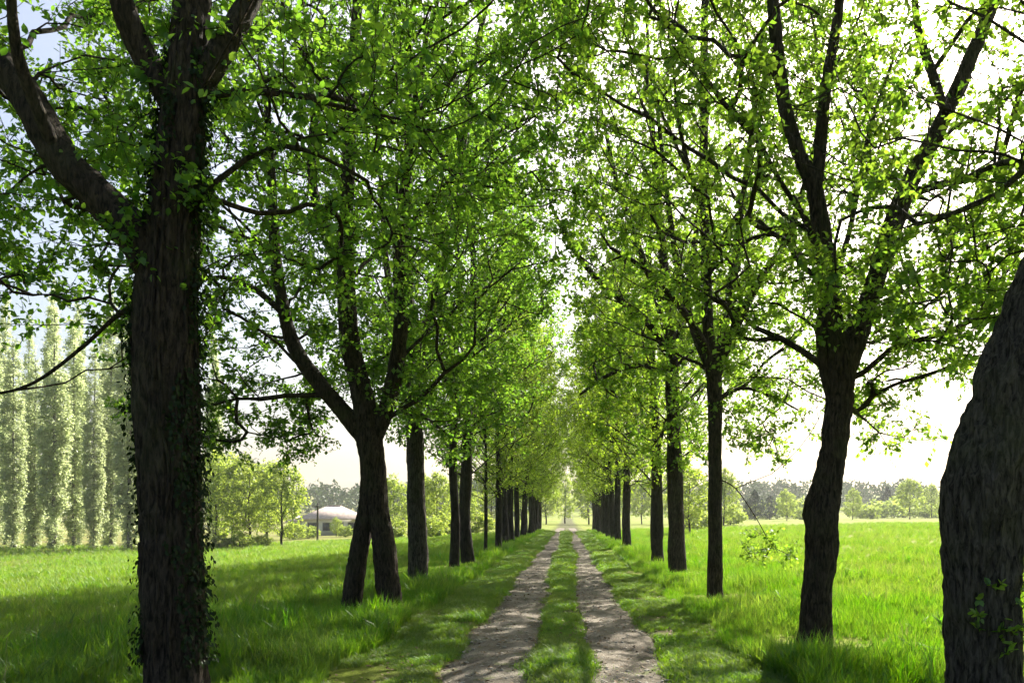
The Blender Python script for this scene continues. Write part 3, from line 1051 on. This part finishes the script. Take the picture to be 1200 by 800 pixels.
ORD = ['first', 'second', 'third', 'fourth', 'fifth', 'sixth', 'seventh', 'eighth', 'ninth', 'tenth', 'eleventh', 'twelfth', 'thirteenth', 'fourteenth', 'fifteenth',
       'sixteenth', 'seventeenth', 'eighteenth', 'nineteenth', 'twentieth', 'twenty-first', 'twenty-second']
AV = [proto_tree(101, 14.5, 0.17, 2.8, 3.4, 0.3, 720, 0.115, taper=0.66), proto_tree(102, 15.5, 0.155, 3.0, 3.2, 0.3, 700, 0.115, taper=0.66),
      proto_tree(103, 13.5, 0.18, 2.6, 3.5, 0.3, 720, 0.12, taper=0.7), proto_tree(104, 15, 0.15, 2.8, 3.3, 0.3, 700, 0.12, 0.2, taper=0.7)]
AVL = []
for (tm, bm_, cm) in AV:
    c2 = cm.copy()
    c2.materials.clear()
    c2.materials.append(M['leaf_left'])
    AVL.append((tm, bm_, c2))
rr = random.Random(5)
left_d = [(25.0, -3.5, 0.85), (27.2, -3.3, 1.1), (32.6, -3.3, 0.6), (35.8, -3.05, 0.9), (41, -3.1, 1.0), (46, -3.2, 1.1), (50.5, -3.15, 1.1), (56, -3.1, 1.1), (61, -3.2, 1.2), (66.5, -3.1, 1.2), (72, -3.1, 1.2), (78, -3.2, 1.2), (84, -3.1, 1.2), (90, -3.1, 1.2)]
for i, (dd, x, sx) in enumerate(left_d):
    extra = {0: 'slim trunk beside an ivied one', 1: 'ivied dark trunk with pale flecks', 2: 'very thin young trunk'}.get(i, 'dark trunk in the shade')
    t = place('avenue_tree', (AVL if i < 2 else AV)[(i * 3 + 1) % 4], x, dd, f'{ORD[i + 3]} tree on the left of the lane, {extra}', 'tree', 'trees lining the lane', rr.uniform(0, 6.28), rr.uniform(0.92, 1.08) if i != 2 else 0.8, 1.0)
    ch = [c for c in t.children if c.name.startswith('trunk')][0]
    ch.scale = (sx, sx, 1)
right_d = [(26.6, 2.95, 1.1), (34, 3.6, 0.55), (40, 2.95, 1.1), (46, 2.9, 1.1), (50.5, 2.9, 1.0), (55.5, 2.85, 1.1), (61, 2.9, 1.2), (66.5, 2.9, 1.2), (72, 2.85, 1.2), (78, 2.9, 1.2), (84, 2.8, 1.2), (90, 2.9, 1.2)]
for i, (dd, x, sx) in enumerate(right_d):
    extra = {0: 'dark trunk behind its stout neighbour', 1: 'thin young trunk set back'}.get(i, 'dark trunk in the shade')
    t = place('avenue_tree', AV[(i * 3 + 2) % 4], x, dd, f'{ORD[i + 4]} tree on the right of the lane, {extra}', 'tree', 'trees lining the lane', rr.uniform(0, 6.28), rr.uniform(0.92, 1.08) if i != 1 else 0.85, 1.0)
    ch = [c for c in t.children if c.name.startswith('trunk')][0]
    ch.scale = (sx, sx, 1)

# --- poplars along the far edge of the left field
POP = []
for s_ in (201, 202, 203):
    h = 23
    rs = np.random.RandomState(s_)
    dens = lambda p, rs=rs: rs.rand(len(p)) < np.clip(1.25 - (np.abs(p[:, 2]) / 23) ** 1.3 * 1.2, 0.10, 1)
    POP.append(proto_tree(s_, h, 0.16, -0.6, 1.1, 0.05, 820, 0.19, 0.08, 'poplar', 'bark_poplar', 6, 5, 0.4, 0.30, 0.55, 0.005, 12, 0.3, 0.3, 0.8, dens))
pop_px = [(-6, 84), (16, 80), (40, 84), (63, 79), (86, 82), (110, 77), (130, 80), (152, 75), (174, 78), (197, 74)]
for i, (px, dd) in enumerate(pop_px):
    x = (px - CX) * dd / F
    lab = {9: 'pale poplar hidden behind the nearest left trunk, last of the front row'}.get(i, f'{ORD[i]} pale columnar poplar from the left in the front row')
    place('poplar_tree', POP[i % 3], x, dd, lab, 'poplar', 'columnar poplars across the left field', rr.uniform(0, 6.28), rr.uniform(0.9, 1.15), rr.uniform(0.92, 1.15))
for i, (px, dd) in enumerate([(6, 94), (34, 92), (62, 95), (92, 93), (122, 95), (150, 94), (250, 97)]):
    x = (px - CX) * dd / F
    place('poplar_tree', POP[(i + 1) % 3], x, dd, f'{ORD[i]} taller poplar from the left in the row behind, thin top against the sky', 'poplar', 'taller poplars in the back row', rr.uniform(0, 6.28), rr.uniform(1.2, 1.4), rr.uniform(0.6, 0.75))

# --- field trees
BG = [proto_tree(301, 9, 0.12, 1.0, 2.5, 0.2, 300, 0.24, 0.12, 'bgleaf', 'bark_far', 5, 5, 0.5, 0.40, 0.25, 0.007),
      proto_tree(302, 8, 0.10, 0.9, 2.4, 0.2, 290, 0.24, 0.12, 'bgleaf', 'bark_far', 5, 5, 0.5, 0.40, 0.2, 0.007),
      proto_tree(303, 10, 0.13, 1.2, 2.7, 0.2, 300, 0.26, 0.12, 'bgleaf', 'bark_far', 5, 5, 0.5, 0.42, 0.3, 0.007)]
FIR = [proto_tree(311, 9, 0.14, 0.5, 2.8, 0.1, 260, 0.30, 0.05, 'pine', 'bark_far', 6, 5, 0.5, 0.36, 0.8, 0.007)]
SHRUB = [proto_tree(321, 2.6, 0.05, 0.1, 1.7, 0.1, 130, 0.20, 0.05, 'bgleaf', 'bark_far', 6, 5, 0.35, 0.34, 0.1, 0.006, 10)]


def field(px, dd, proto, s, label, sxy=1.0, name='field_tree', cat='tree', group='trees around the fields'):
    return place(name, proto, (px - CX) * dd / F, dd, label, cat, group, rr.uniform(0, 6.28), s, sxy)


field(252, 76, BG[0], 1.0, 'leftmost pale green field tree, just right of the ivied trunk')
field(272, 82, BG[2], 0.95, 'pale green field tree second right of the ivied trunk')
field(293, 74, BG[1], 1.05, 'bushy field tree in the middle of the clump left of the house')
field(330, 72, BG[0], 0.86, 'field tree with a thin straight dark trunk left of the house')
field(313, 88, BG[2], 0.9, 'taller field tree behind the clump left of the house')
field(394, 112, BG[1], 0.34, 'small young tree in front of the white house wall')
field(462, 100, BG[1], 0.95, 'field tree seen just left of the third left trunk')
field(512, 92, BG[0], 0.8, 'thin field tree between the third and fourth left trunks')
field(498, 125, BG[2], 0.9, 'rounded tree far behind the third left trunk')
field(540, 118, BG[1], 1.0, 'rounded tree far behind the ivied avenue trunks')
field(575, 128, BG[2], 1.05, 'rounded tree behind the middle of the left row')
field(612, 135, BG[0], 1.1, 'rounded tree behind the far end of the left row')
field(640, 150, BG[1], 1.3, 'pale tree closing the view left of the lane end')
field(662, 165, BG[2], 1.0, 'pale sunlit tree in the opening at the lane end')
field(690, 150, BG[0], 1.25, 'pale tree closing the view right of the lane end')
field(720, 140, BG[2], 1.0, 'rounded tree behind the far end of the right row')
field(752, 130, BG[1], 1.0, 'rounded tree behind the middle of the right row')
field(808, 62, BG[1], 0.7, 'small tree beside the field between fourth and third right trunks')
field(848, 95, BG[0], 0.75, 'green tree at field edge just right of the third right trunk')
field(885, 150, FIR[0], 0.62, 'blue green conifer at the far edge of the right field', 1.25)
field(902, 165, FIR[0], 0.55, 'smaller blue green conifer beside the far right conifer', 1.2)
field(922, 135, BG[1], 0.66, 'dark green tree left of the knobbly right trunk')
field(999, 140, BG[2], 0.55, 'pale slender tree just right of the knobbly right trunk')
field(1066, 140, BG[0], 0.78, 'broad rounded tree in the right field near the leaning trunk', 1.2)
field(1092, 165, BG[2], 0.72, 'rounded tree close to the leaning trunk edge')
field(1040, 190, FIR[0], 0.8, 'blue conifer behind the broad rounded tree', 1.2)
field(1185, 150, BG[1], 0.9, 'tree beyond the leaning trunk at the right edge')
field(785, 120, BG[2], 0.8, 'round tree glimpsed between the right avenue trunks')
field(345, 100, SHRUB[0], 0.85, 'dark low bush left of the house', 1.3, 'bush', 'bush', 'bushes by the house')
field(362, 104, SHRUB[0], 0.62, 'low bush below the house wall', 1.3, 'bush', 'bush', 'bushes by the house')
field(405, 108, SHRUB[0], 0.6, 'low bush right of the young tree by the house', 1.3, 'bush', 'bush', 'bushes by the house')

for px, dd, sc_, lab in ((256, 70, 0.5, 'low bush under the leftmost field trees'), (281, 71, 0.55, 'low bush at the middle of the left tree clump'), (306, 70, 0.45, 'low bush under the right side of the left tree clump'),
                         (458, 84, 0.9, 'bush seen low between the crossed stems and the third left trunk'), (505, 80, 0.8, 'bush low in the gap right of the third left trunk'),
                         (522, 88, 1.0, 'bush low just left of the slim fourth left trunk'), (560, 90, 0.95, 'bush low between the fifth and sixth left trunks'),
                         (812, 75, 0.8, 'bush low between the fourth and third right trunks'), (856, 100, 0.9, 'bush at the field edge right of the slender right trunk'),
                         (940, 150, 0.9, 'bush at the far field edge beside the dark green tree'), (1020, 150, 1.0, 'bush at the far field edge left of the broad rounded tree')):
    field(px, dd, SHRUB[0], sc_, lab, 1.25, 'bush', 'bush', 'bushes round the fields')
for k_, px in enumerate((872, 902, 930, 1008, 1034, 1058, 1084, 1108, 1140, 1172)):
    field(px, 172 + 6 * (k_ % 3), SHRUB[0], 1.25 + 0.3 * ((k_ * 7) % 3), f'{ORD[k_]} bush from the left in the hedge along the far edge of the right field', 1.7, 'hedge_bush', 'bush', 'hedge across the right field')


# --- distant woods
def far_wood(name, label, x0, x1, y, depth, hmin, hmax, n, seed):
    rng = np.random.default_rng(seed)
    pos, nrm, dr, sz, tn = [], [], [], [], []
    for _ in range(n):
        x = rng.uniform(x0, x1)
        yy = y + rng.uniform(0, depth)
        h = rng.uniform(hmin, hmax)
        r = h * rng.uniform(0.24, 0.36)
        z = float(terrain(np.array([x]), np.array([yy]))[0])
        k = 130
        v = unit(rng.normal(0, 1, (k, 3)))
        v *= (0.75 + 0.3 * rng.random((k, 1)))
        p = np.array([x, yy, z + h * 0.56]) + v * np.array([r, r, h * 0.47])
        pos.append(p)
        nrm.append(unit(v + rng.normal(0, 0.5, (k, 3))))
        dr.append(rng.normal(0, 1, (k, 3)))
        sz.append(rng.uniform(0.9, 2.0, k) * h / 11)
        tn.append(np.clip(rng.random() * 0.7 + rng.random(k) * 0.3, 0, 1))
    ge = leaves_geo(np.concatenate(pos), np.concatenate(dr), np.concatenate(nrm), np.concatenate(sz), np.concatenate(tn), False)
    o = ob(name, ge.mesh(name, M['wood']))
    tag(o, label, 'wood', kind='stuff')


far_wood('distant_wood', 'blue grey wooded ridge far behind the house on the left', -330, -5, 270, 70, 9, 13, 260, 1)
far_wood('distant_wood', 'blue grey wooded ridge far beyond the right field', 5, 330, 270, 70, 7, 11, 260, 2)


# ------------------------------------------------------------------ house across the left field
def flat_mat(name, c, rough=0.8, nscale=3.0, var=0.15):
    m, t, out = node_mat(name)
    b = N(t, 'ShaderNodeBsdfPrincipled')
    b.inputs['Roughness'].default_value = rough
    tc = N(t, 'ShaderNodeTexCoord')
    n1 = N(t, 'ShaderNodeTexNoise')
    n1.inputs['Scale'].default_value = nscale
    n1.inputs['Detail'].default_value = 6
    t.links.new(tc.outputs['Object'], n1.inputs['Vector'])
    r = ramp(t, [(0.3, tuple(v * (1 - var) for v in c)), (0.7, tuple(min(1, v * (1 + var)) for v in c))])
    t.links.new(n1.outputs[0], r.inputs[0])
    t.links.new(r.outputs[0], b.inputs['Base Color'])
    t.links.new(b.outputs[0], out.inputs[0])
    return m


M['plaster'] = flat_mat('white plaster', (0.72, 0.70, 0.66), 0.9, 1.0, 0.06)
M['tile'] = flat_mat('weathered roof tiles', (0.50, 0.40, 0.35), 0.9, 2.5, 0.25)
M['dark'] = flat_mat('dark glass', (0.03, 0.035, 0.04), 0.2)
M['shutter'] = flat_mat('grey shutters', (0.25, 0.24, 0.22), 0.6)
M['post'] = flat_mat('weathered post wood', (0.06, 0.05, 0.04), 0.9, 8, 0.3)


def hip_roof(x0, x1, y0, y1, z, h, ridge):
    """hipped roof solid with 0.18 m thick eaves"""
    cxm, cym = (x0 + x1) / 2, (y0 + y1) / 2
    V = [(x0, y0, z), (x1, y0, z), (x1, y1, z), (x0, y1, z), (x0, y0, z + .18), (x1, y0, z + .18), (x1, y1, z + .18), (x0, y1, z + .18),
         (cxm - ridge / 2, cym, z + h), (cxm + ridge / 2, cym, z + h)]
    Q = [(3, 2, 1, 0), (0, 1, 5, 4), (1, 2, 6, 5), (2, 3, 7, 6), (3, 0, 4, 7), (4, 5, 9, 8), (6, 7, 8, 9)]
    T = [(5, 6, 9), (7, 4, 8)]
    return Geo().add(V, Q, T)


hx, hy = (386 - CX) * 125 / F, 125
hz = float(ground_z(np.array([hx]), np.array([hy]))[0]) - 0.1
hx -= 0.5
house = thing('house', (hx, hy, hz), 'low white house with a hipped pinkish tile roof across the left field', 'house', None, R(6))
house.scale = (1.12, 1, 0.95)
ob('wall', Geo().box((-3.3, 0, 0), (4.4, 7, 2.62)).mesh('wall', M['plaster']), house)
ob('wall', Geo().box((-5.0, 1.2, 0), (-3.302, 6.2, 2.2)).mesh('wall', M['plaster']), house)
rf = ob('roof', hip_roof(-3.9, 5.0, -0.6, 7.6, 2.62, 2.35, 1.8).mesh('roof', M['tile']), house)
ob('ridge_tiles', Geo().box((-0.4, 3.38, 4.94), (1.5, 3.62, 5.06)).mesh('ridge_tiles', M['tile']), rf)
ob('roof', hip_roof(-5.6, -3.0, 0.7, 6.7, 2.2, 1.1, 0.4).mesh('roof', M['tile']), house)
for (x0, x1, z0, z1, mt) in ((-2.4, -1.1, 0.9, 2.1, 'dark'), (1.35, 2.25, 0.05, 2.15, 'dark'), (3.0, 3.9, 0.9, 2.1, 'dark'), (-0.4, 0.5, 0.9, 2.1, 'dark')):
    nm = 'door' if z0 < 0.5 else 'window'
    f_ = Geo().box((x0 - 0.09, -0.05, z0 - 0.09), (x0, -0.002, z1 + 0.09)).box((x1, -0.05, z0 - 0.09), (x1 + 0.09, -0.002, z1 + 0.09)) \
        .box((x0, -0.05, z1), (x1, -0.002, z1 + 0.09)).box((x0, -0.05, z0 - 0.09), (x1, -0.002, z0))
    wo = ob(nm, f_.mesh(nm, M['shutter']), house)
    ob('pane', Geo().box((x0, -0.03, z0), (x1, -0.003, z1)).mesh('pane', M[mt]), wo)
    if nm == 'window':
        ob('sill', Geo().box((x0 - 0.15, -0.14, z0 - 0.16), (x1 + 0.15, -0.002, z0 - 0.092)).mesh('sill', M['plaster']), wo)

# wooden post in the field in front of the house
px_ = (372 - CX) * 88 / F
pz = float(ground_z(np.array([px_]), np.array([88.0]))[0])
pt = thing('utility_pole', (px_, 88, pz), 'dark wooden pole standing in front of the house', 'pole')
pg = Geo()
bark_tube(pg, reach([0, 0, -0.3, 0.12], [0, 0, 1.5, 0.11], [0.02, 0, 3.0, 0.10], [0.03, 0, 4.1, 0.09]), 0.3, 12, 0.004, 0, 2, 0.02)
ob('shaft', pg.mesh('shaft', M['post'], True), pt)
ob('cross_arm', Geo().box((-0.45, -0.13, 3.7), (0.5, -0.085, 3.8)).mesh('cross_arm', M['post']), pt)


# ------------------------------------------------------------------ grass, gravel and litter (scattered stuff)
def tuft(seed, blades, h, spread, width, lean, flower=0.0):
    rng = np.random.default_rng(seed)
    ge = Geo()
    for _ in range(blades):
        a = rng.random() * 6.28
        r = spread * math.sqrt(rng.random())
        bx, by = r * math.cos(a), r * math.sin(a)
        hh = h * rng.uniform(0.5, 1.15)
        wd = width * rng.uniform(0.7, 1.3)
        fa = rng.random() * 6.28
        ln = lean * rng.uniform(0.2, 1.2) * hh
        dx, dy = math.cos(fa), math.sin(fa)
        sx_, sy_ = -dy * wd / 2, dx * wd / 2
        p = []
        for f, ww in ((0, 1.0), (0.5, 0.85)):
            q = ln * f ** 2
            p += [(bx + dx * q - sx_ * ww, by + dy * q - sy_ * ww, hh * f), (bx + dx * q + sx_ * ww, by + dy * q + sy_ * ww, hh * f)]
        p.append((bx + dx * ln, by + dy * ln, hh * (1 - 0.25 * lean)))
        ge.add(p, [(0, 1, 3, 2)], [(2, 3, 4)], rng.random())
    return ge


def scatter(name, label, cat, protos, pts, rot, scl):
    """one object: its vertices carry the proto meshes by a geometry-nodes modifier"""
    me = bpy.data.meshes.new(name)
    me.vertices.add(len(pts))
    me.vertices.foreach_set('co', np.asarray(pts, dtype=np.float32).ravel())
    for nm, arr in (('rot', rot), ('scl', scl)):
        a = me.attributes.new(nm, 'FLOAT_VECTOR', 'POINT')
        a.data.foreach_set('vector', np.asarray(arr, dtype=np.float32).ravel())
    o = ob(name, me)
    coll = bpy.data.collections.new(name + '_pieces')
    for p in protos:
        po = bpy.data.objects.new(name + '_piece', p)
        coll.objects.link(po)
    ng = bpy.data.node_groups.new(name, 'GeometryNodeTree')
    ng.interface.new_socket('Geometry', in_out='INPUT', socket_type='NodeSocketGeometry')
    ng.interface.new_socket('Geometry', in_out='OUTPUT', socket_type='NodeSocketGeometry')
    gi_ = ng.nodes.new('NodeGroupInput')
    go_ = ng.nodes.new('NodeGroupOutput')
    ci = ng.nodes.new('GeometryNodeCollectionInfo')
    ci.inputs['Collection'].default_value = coll
    ci.inputs['Separate Children'].default_value = True
    ci.inputs['Reset Children'].default_value = True
    ip = ng.nodes.new('GeometryNodeInstanceOnPoints')
    ip.inputs['Pick Instance'].default_value = True
    ar = ng.nodes.new('GeometryNodeInputNamedAttribute')
    ar.data_type = 'FLOAT_VECTOR'
    ar.inputs['Name'].default_value = 'rot'
    asx = ng.nodes.new('GeometryNodeInputNamedAttribute')
    asx.data_type = 'FLOAT_VECTOR'
    asx.inputs['Name'].default_value = 'scl'
    rv = ng.nodes.new('FunctionNodeRandomValue')
    rv.data_type = 'INT'
    for s_ in rv.inputs:
        if s_.type == 'INT' and s_.name == 'Min':
            s_.default_value = 0
        if s_.type == 'INT' and s_.name == 'Max':
            s_.default_value = len(protos) - 1
    lk = ng.links.new
    lk(gi_.outputs[0], ip.inputs['Points'])
    lk(ci.outputs[0], ip.inputs['Instance'])
    lk(ar.outputs[0], ip.inputs['Rotation'])
    lk(asx.outputs[0], ip.inputs['Scale'])
    lk([s_ for s_ in rv.outputs if s_.type == 'INT'][0], ip.inputs['Instance Index'])
    lk(ip.outputs[0], go_.inputs[0])
    md = o.modifiers.new('scatter', 'NODES')
    md.node_group = ng
    tag(o, label, cat, kind='stuff')
    return o


rng = np.random.default_rng(77)


def strip_points(n, ymin, ymax, xfun, power=1.0):
    """random points with density falling off with distance"""
    y = ymin * (ymax / ymin) ** (rng.random(n) ** power)
    return xfun(y, rng.random(n)), y


def near_track(x, y):
    m = np.zeros(len(x), bool)
    e = 1.0
    for c, hw in TRACKS:
        m |= np.abs(x - track_centre(c, y)) < hw * (0.62 + 0.55 * vnoise(np.stack([x * 2.2, y * 2.2, 0 * x], -1), 51))
    return m


def grass_field(name, label, protos, x, y, s_base, s_far):
    p = np.stack([x, y, ground_z(x, y) - 0.01], -1)
    patch = vnoise(np.stack([x * 0.5, y * 0.35, 0 * x], -1), 61)
    s = s_base * (0.65 + 0.7 * patch) * (0.8 + 0.4 * rng.random(len(x))) * (1 + s_far * np.maximum(y - 12, 0) / 40)
    feet = np.array([(t.location.x, t.location.y) for t in bpy.data.objects if t.name.startswith('avenue_tree') and t.location.y < 40])
    for fx, fy in feet:                              # the grass stays short right round each trunk
        s = s * np.clip((np.hypot(x - fx, y - fy) - 0.2) / 1.5, 0.28, 1)
    wide = 1 + 0.5 * s_far * np.maximum(y - 12, 0) / 25
    rot = np.stack([rng.normal(0, 0.12, len(x)), rng.normal(0, 0.12, len(x)), rng.random(len(x)) * 6.28], -1)
    scl = np.stack([s * wide, s * wide, s * (0.85 + 0.3 * rng.random(len(x)))], -1)
    scatter(name, label, 'grass', protos, p, rot, scl)


TALL = [tuft(s_, 26, 0.40, 0.13, 0.011, 0.5).mesh('tall_tuft', M['grass']) for s_ in (1, 2, 3)] + \
       [tuft(s_, 22, 0.34, 0.12, 0.012, 0.75).mesh('tall_tuft', M['grass']) for s_ in (4, 5)]
MEADOW = [tuft(s_, 26, 0.40, 0.14, 0.011, 0.55).mesh('meadow_tuft', M['meadow']) for s_ in (6, 7, 8)]
M['straw'] = leaf_mat('dry grass stalks', [(0.20, 0.17, 0.08), (0.30, 0.25, 0.13)], [(0.25, 0.22, 0.09), (0.34, 0.28, 0.14)], 0.4, 0.03)
STALK = [tuft(s_, 5, 0.62, 0.10, 0.006, 0.35).mesh('stalk_tuft', M['straw']) for s_ in (21, 22)] + [tuft(s_, 12, 0.36, 0.12, 0.035, 0.9).mesh('weed_tuft', M['ivy' if s_ == 99 else 'grass']) for s_ in (23, 24, 25)]
SHORT = [tuft(s_, 26, 0.075, 0.09, 0.006, 0.9).mesh('turf_tuft', M['turf']) for s_ in (11, 12, 13)]

# tall meadow grass: left and right of the mown verge
x1, y1 = strip_points(52000, 3.0, 85, lambda y, u: -2.35 - (u ** 1.5) * (8 + 0.75 * y), 0.9)
x2, y2 = strip_points(46000, 3.0, 85, lambda y, u: 1.95 + (u ** 1.5) * (8 + 0.75 * y), 0.9)
x = np.concatenate([x1, x2])
y = np.concatenate([y1, y2])
edge = 0.35 * (vnoise(np.stack([0 * y, y * 0.8, np.sign(x)], -1), 62) - 0.5)
ok = np.where(x < 0, x < -2.35 + edge, x > 1.98 + edge)
x, y = x[ok], y[ok]
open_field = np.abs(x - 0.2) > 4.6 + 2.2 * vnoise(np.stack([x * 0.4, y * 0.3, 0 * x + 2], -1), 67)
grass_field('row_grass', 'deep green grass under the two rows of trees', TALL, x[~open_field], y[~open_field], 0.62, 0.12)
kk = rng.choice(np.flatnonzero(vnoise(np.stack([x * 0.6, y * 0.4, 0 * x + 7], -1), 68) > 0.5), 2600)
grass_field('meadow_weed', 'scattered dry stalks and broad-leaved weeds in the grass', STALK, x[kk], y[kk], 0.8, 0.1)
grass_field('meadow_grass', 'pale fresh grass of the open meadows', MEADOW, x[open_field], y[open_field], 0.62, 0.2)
# extra rank tussocks round the trunks, a taller dark clump in the right field
cl = [(t.location.x, t.location.y) for t in bpy.data.objects if t.name.startswith('avenue_tree') and t.location.y < 60]
cl = np.array(cl)
q = rng.integers(0, len(cl), 2600)
x = cl[q, 0] + rng.normal(0, 0.5, len(q)) + np.sign(cl[q, 0]) * 0.15
y = cl[q, 1] + 0.5 + np.abs(rng.normal(0, 1.4, len(q)))
ok = (x < -2.25) | (x > 1.9)
ye = 4 * (45 / 4) ** rng.random(3600)
xe = np.where(rng.random(3600) < 0.5, 2.15 + np.abs(rng.normal(0, 0.35, 3600)), -2.5 - np.abs(rng.normal(0, 0.35, 3600)))
ke = vnoise(np.stack([np.sign(xe) * 9, ye * 0.9, 0 * ye], -1), 66) > 0.52
xb = np.concatenate([xe[ke], x[ok], rng.normal(4.4, 0.5, 260), rng.normal(-4.6, 0.5, 160)])
yb = np.concatenate([ye[ke], y[ok], rng.normal(17.6, 0.45, 260), rng.normal(9.6, 0.6, 160)])
grass_field('tussock_grass', 'rank taller grass clumps round the trunks', TALL, xb, yb, 0.92, 0.05)
# mown verge and the strip between the wheel tracks
x, y = strip_points(90000, 3.0, 80, lambda y, u: -2.75 + u * 5.1, 0.9)
dens = vnoise(np.stack([x * 1.5, y * 1.1, 0 * x], -1), 63)
ok = ~near_track(x, y) & (dens > 0.16)
grass_field('verge_grass', 'short mown turf on the verges and between the wheel tracks', SHORT, x[ok], y[ok], 1.0, 0.5)
# stray blades in the tracks
x, y = strip_points(9000, 3.0, 60, lambda y, u: -1.4 + u * 2.6, 0.9)
dens = vnoise(np.stack([x * 2.0, y * 1.3, 0 * x], -1), 64)
ok = near_track(x, y) & (dens > 0.63)
grass_field('track_grass', 'sparse weeds growing in the wheel tracks', SHORT, x[ok], y[ok], 0.7, 0.3)


def pebble(seed):
    rng_ = np.random.default_rng(seed)
    V, Q = [], []
    for z, r in ((0.0, 0.8), (0.4, 1.0), (0.75, 0.6)):
        for a in range(6):
            th = a * math.pi / 3
            V.append((r * math.cos(th) * rng_.uniform(0.8, 1.15), r * 0.8 * math.sin(th) * rng_.uniform(0.8, 1.15), z * 0.8))
    for k_ in range(2):
        for a in range(6):
            b_ = (a + 1) % 6
            Q.append((k_ * 6 + a, k_ * 6 + b_, k_ * 6 + 6 + b_, k_ * 6 + 6 + a))
    V.append((0, 0, 0.72))
    T = [(12 + a, 12 + (a + 1) % 6, 18) for a in range(6)]
    return Geo().add(V, Q, T)


M['stone'] = flat_mat('pale gravel stone', (0.33, 0.30, 0.25), 0.9, 4, 0.35)
M['litter'] = flat_mat('dry leaf litter', (0.17, 0.11, 0.055), 0.8, 6, 0.4)
x, y = strip_points(9000, 3.5, 45, lambda y, u: -1.35 + u * 2.45, 0.85)
ok = near_track(x, y)
x, y = x[ok], y[ok]
z = terrain(x, y) + micro(x, y) - 0.038
s = 0.006 + 0.026 * rng.random(len(x)) ** 4
scatter('gravel', 'loose pale pebbles lying in the wheel tracks', 'gravel', [pebble(1).mesh('pebble', M['stone']), pebble(2).mesh('pebble', M['stone']), pebble(3).mesh('pebble', M['stone'])],
        np.stack([x, y, z], -1), np.stack([0 * x, 0 * x, rng.random(len(x)) * 6.28], -1), np.stack([s, s, s * 0.8], -1))
x, y = strip_points(5000, 3.5, 40, lambda y, u: -2.4 + u * 4.4, 0.85)
z = np.where(near_track(x, y), terrain(x, y) + micro(x, y) - 0.022, ground_z(x, y) + 0.02)
s = 0.025 + 0.04 * rng.random(len(x))
scatter('leaf_litter', 'scattered dry leaves and bud scales on the lane', 'leaf litter', [mk_mesh('dry_leaf', LEAF_V, LEAF_Q, mat=M['litter'])],
        np.stack([x, y, z], -1), np.stack([rng.normal(0, 0.3, len(x)), rng.normal(0, 0.3, len(x)), rng.random(len(x)) * 6.28], -1), np.stack([s, s, s], -1))

# ------------------------------------------------------------------ haze
hz_m, t, out = node_mat('thin spring haze')
pv = N(t, 'ShaderNodeVolumePrincipled')
pv.inputs['Color'].default_value = (0.93, 0.96, 1.0, 1)
pv.inputs['Density'].default_value = 0.00028
pv.inputs['Anisotropy'].default_value = 0.4
t.links.new(pv.outputs[0], out.inputs['Volume'])
zt = 48
hb = ob('haze', Geo().box((-640, -60, -4), (640, 1040, zt)).mesh('haze', hz_m))
tag(hb, 'thin pale haze hanging over the fields', 'haze', kind='stuff')
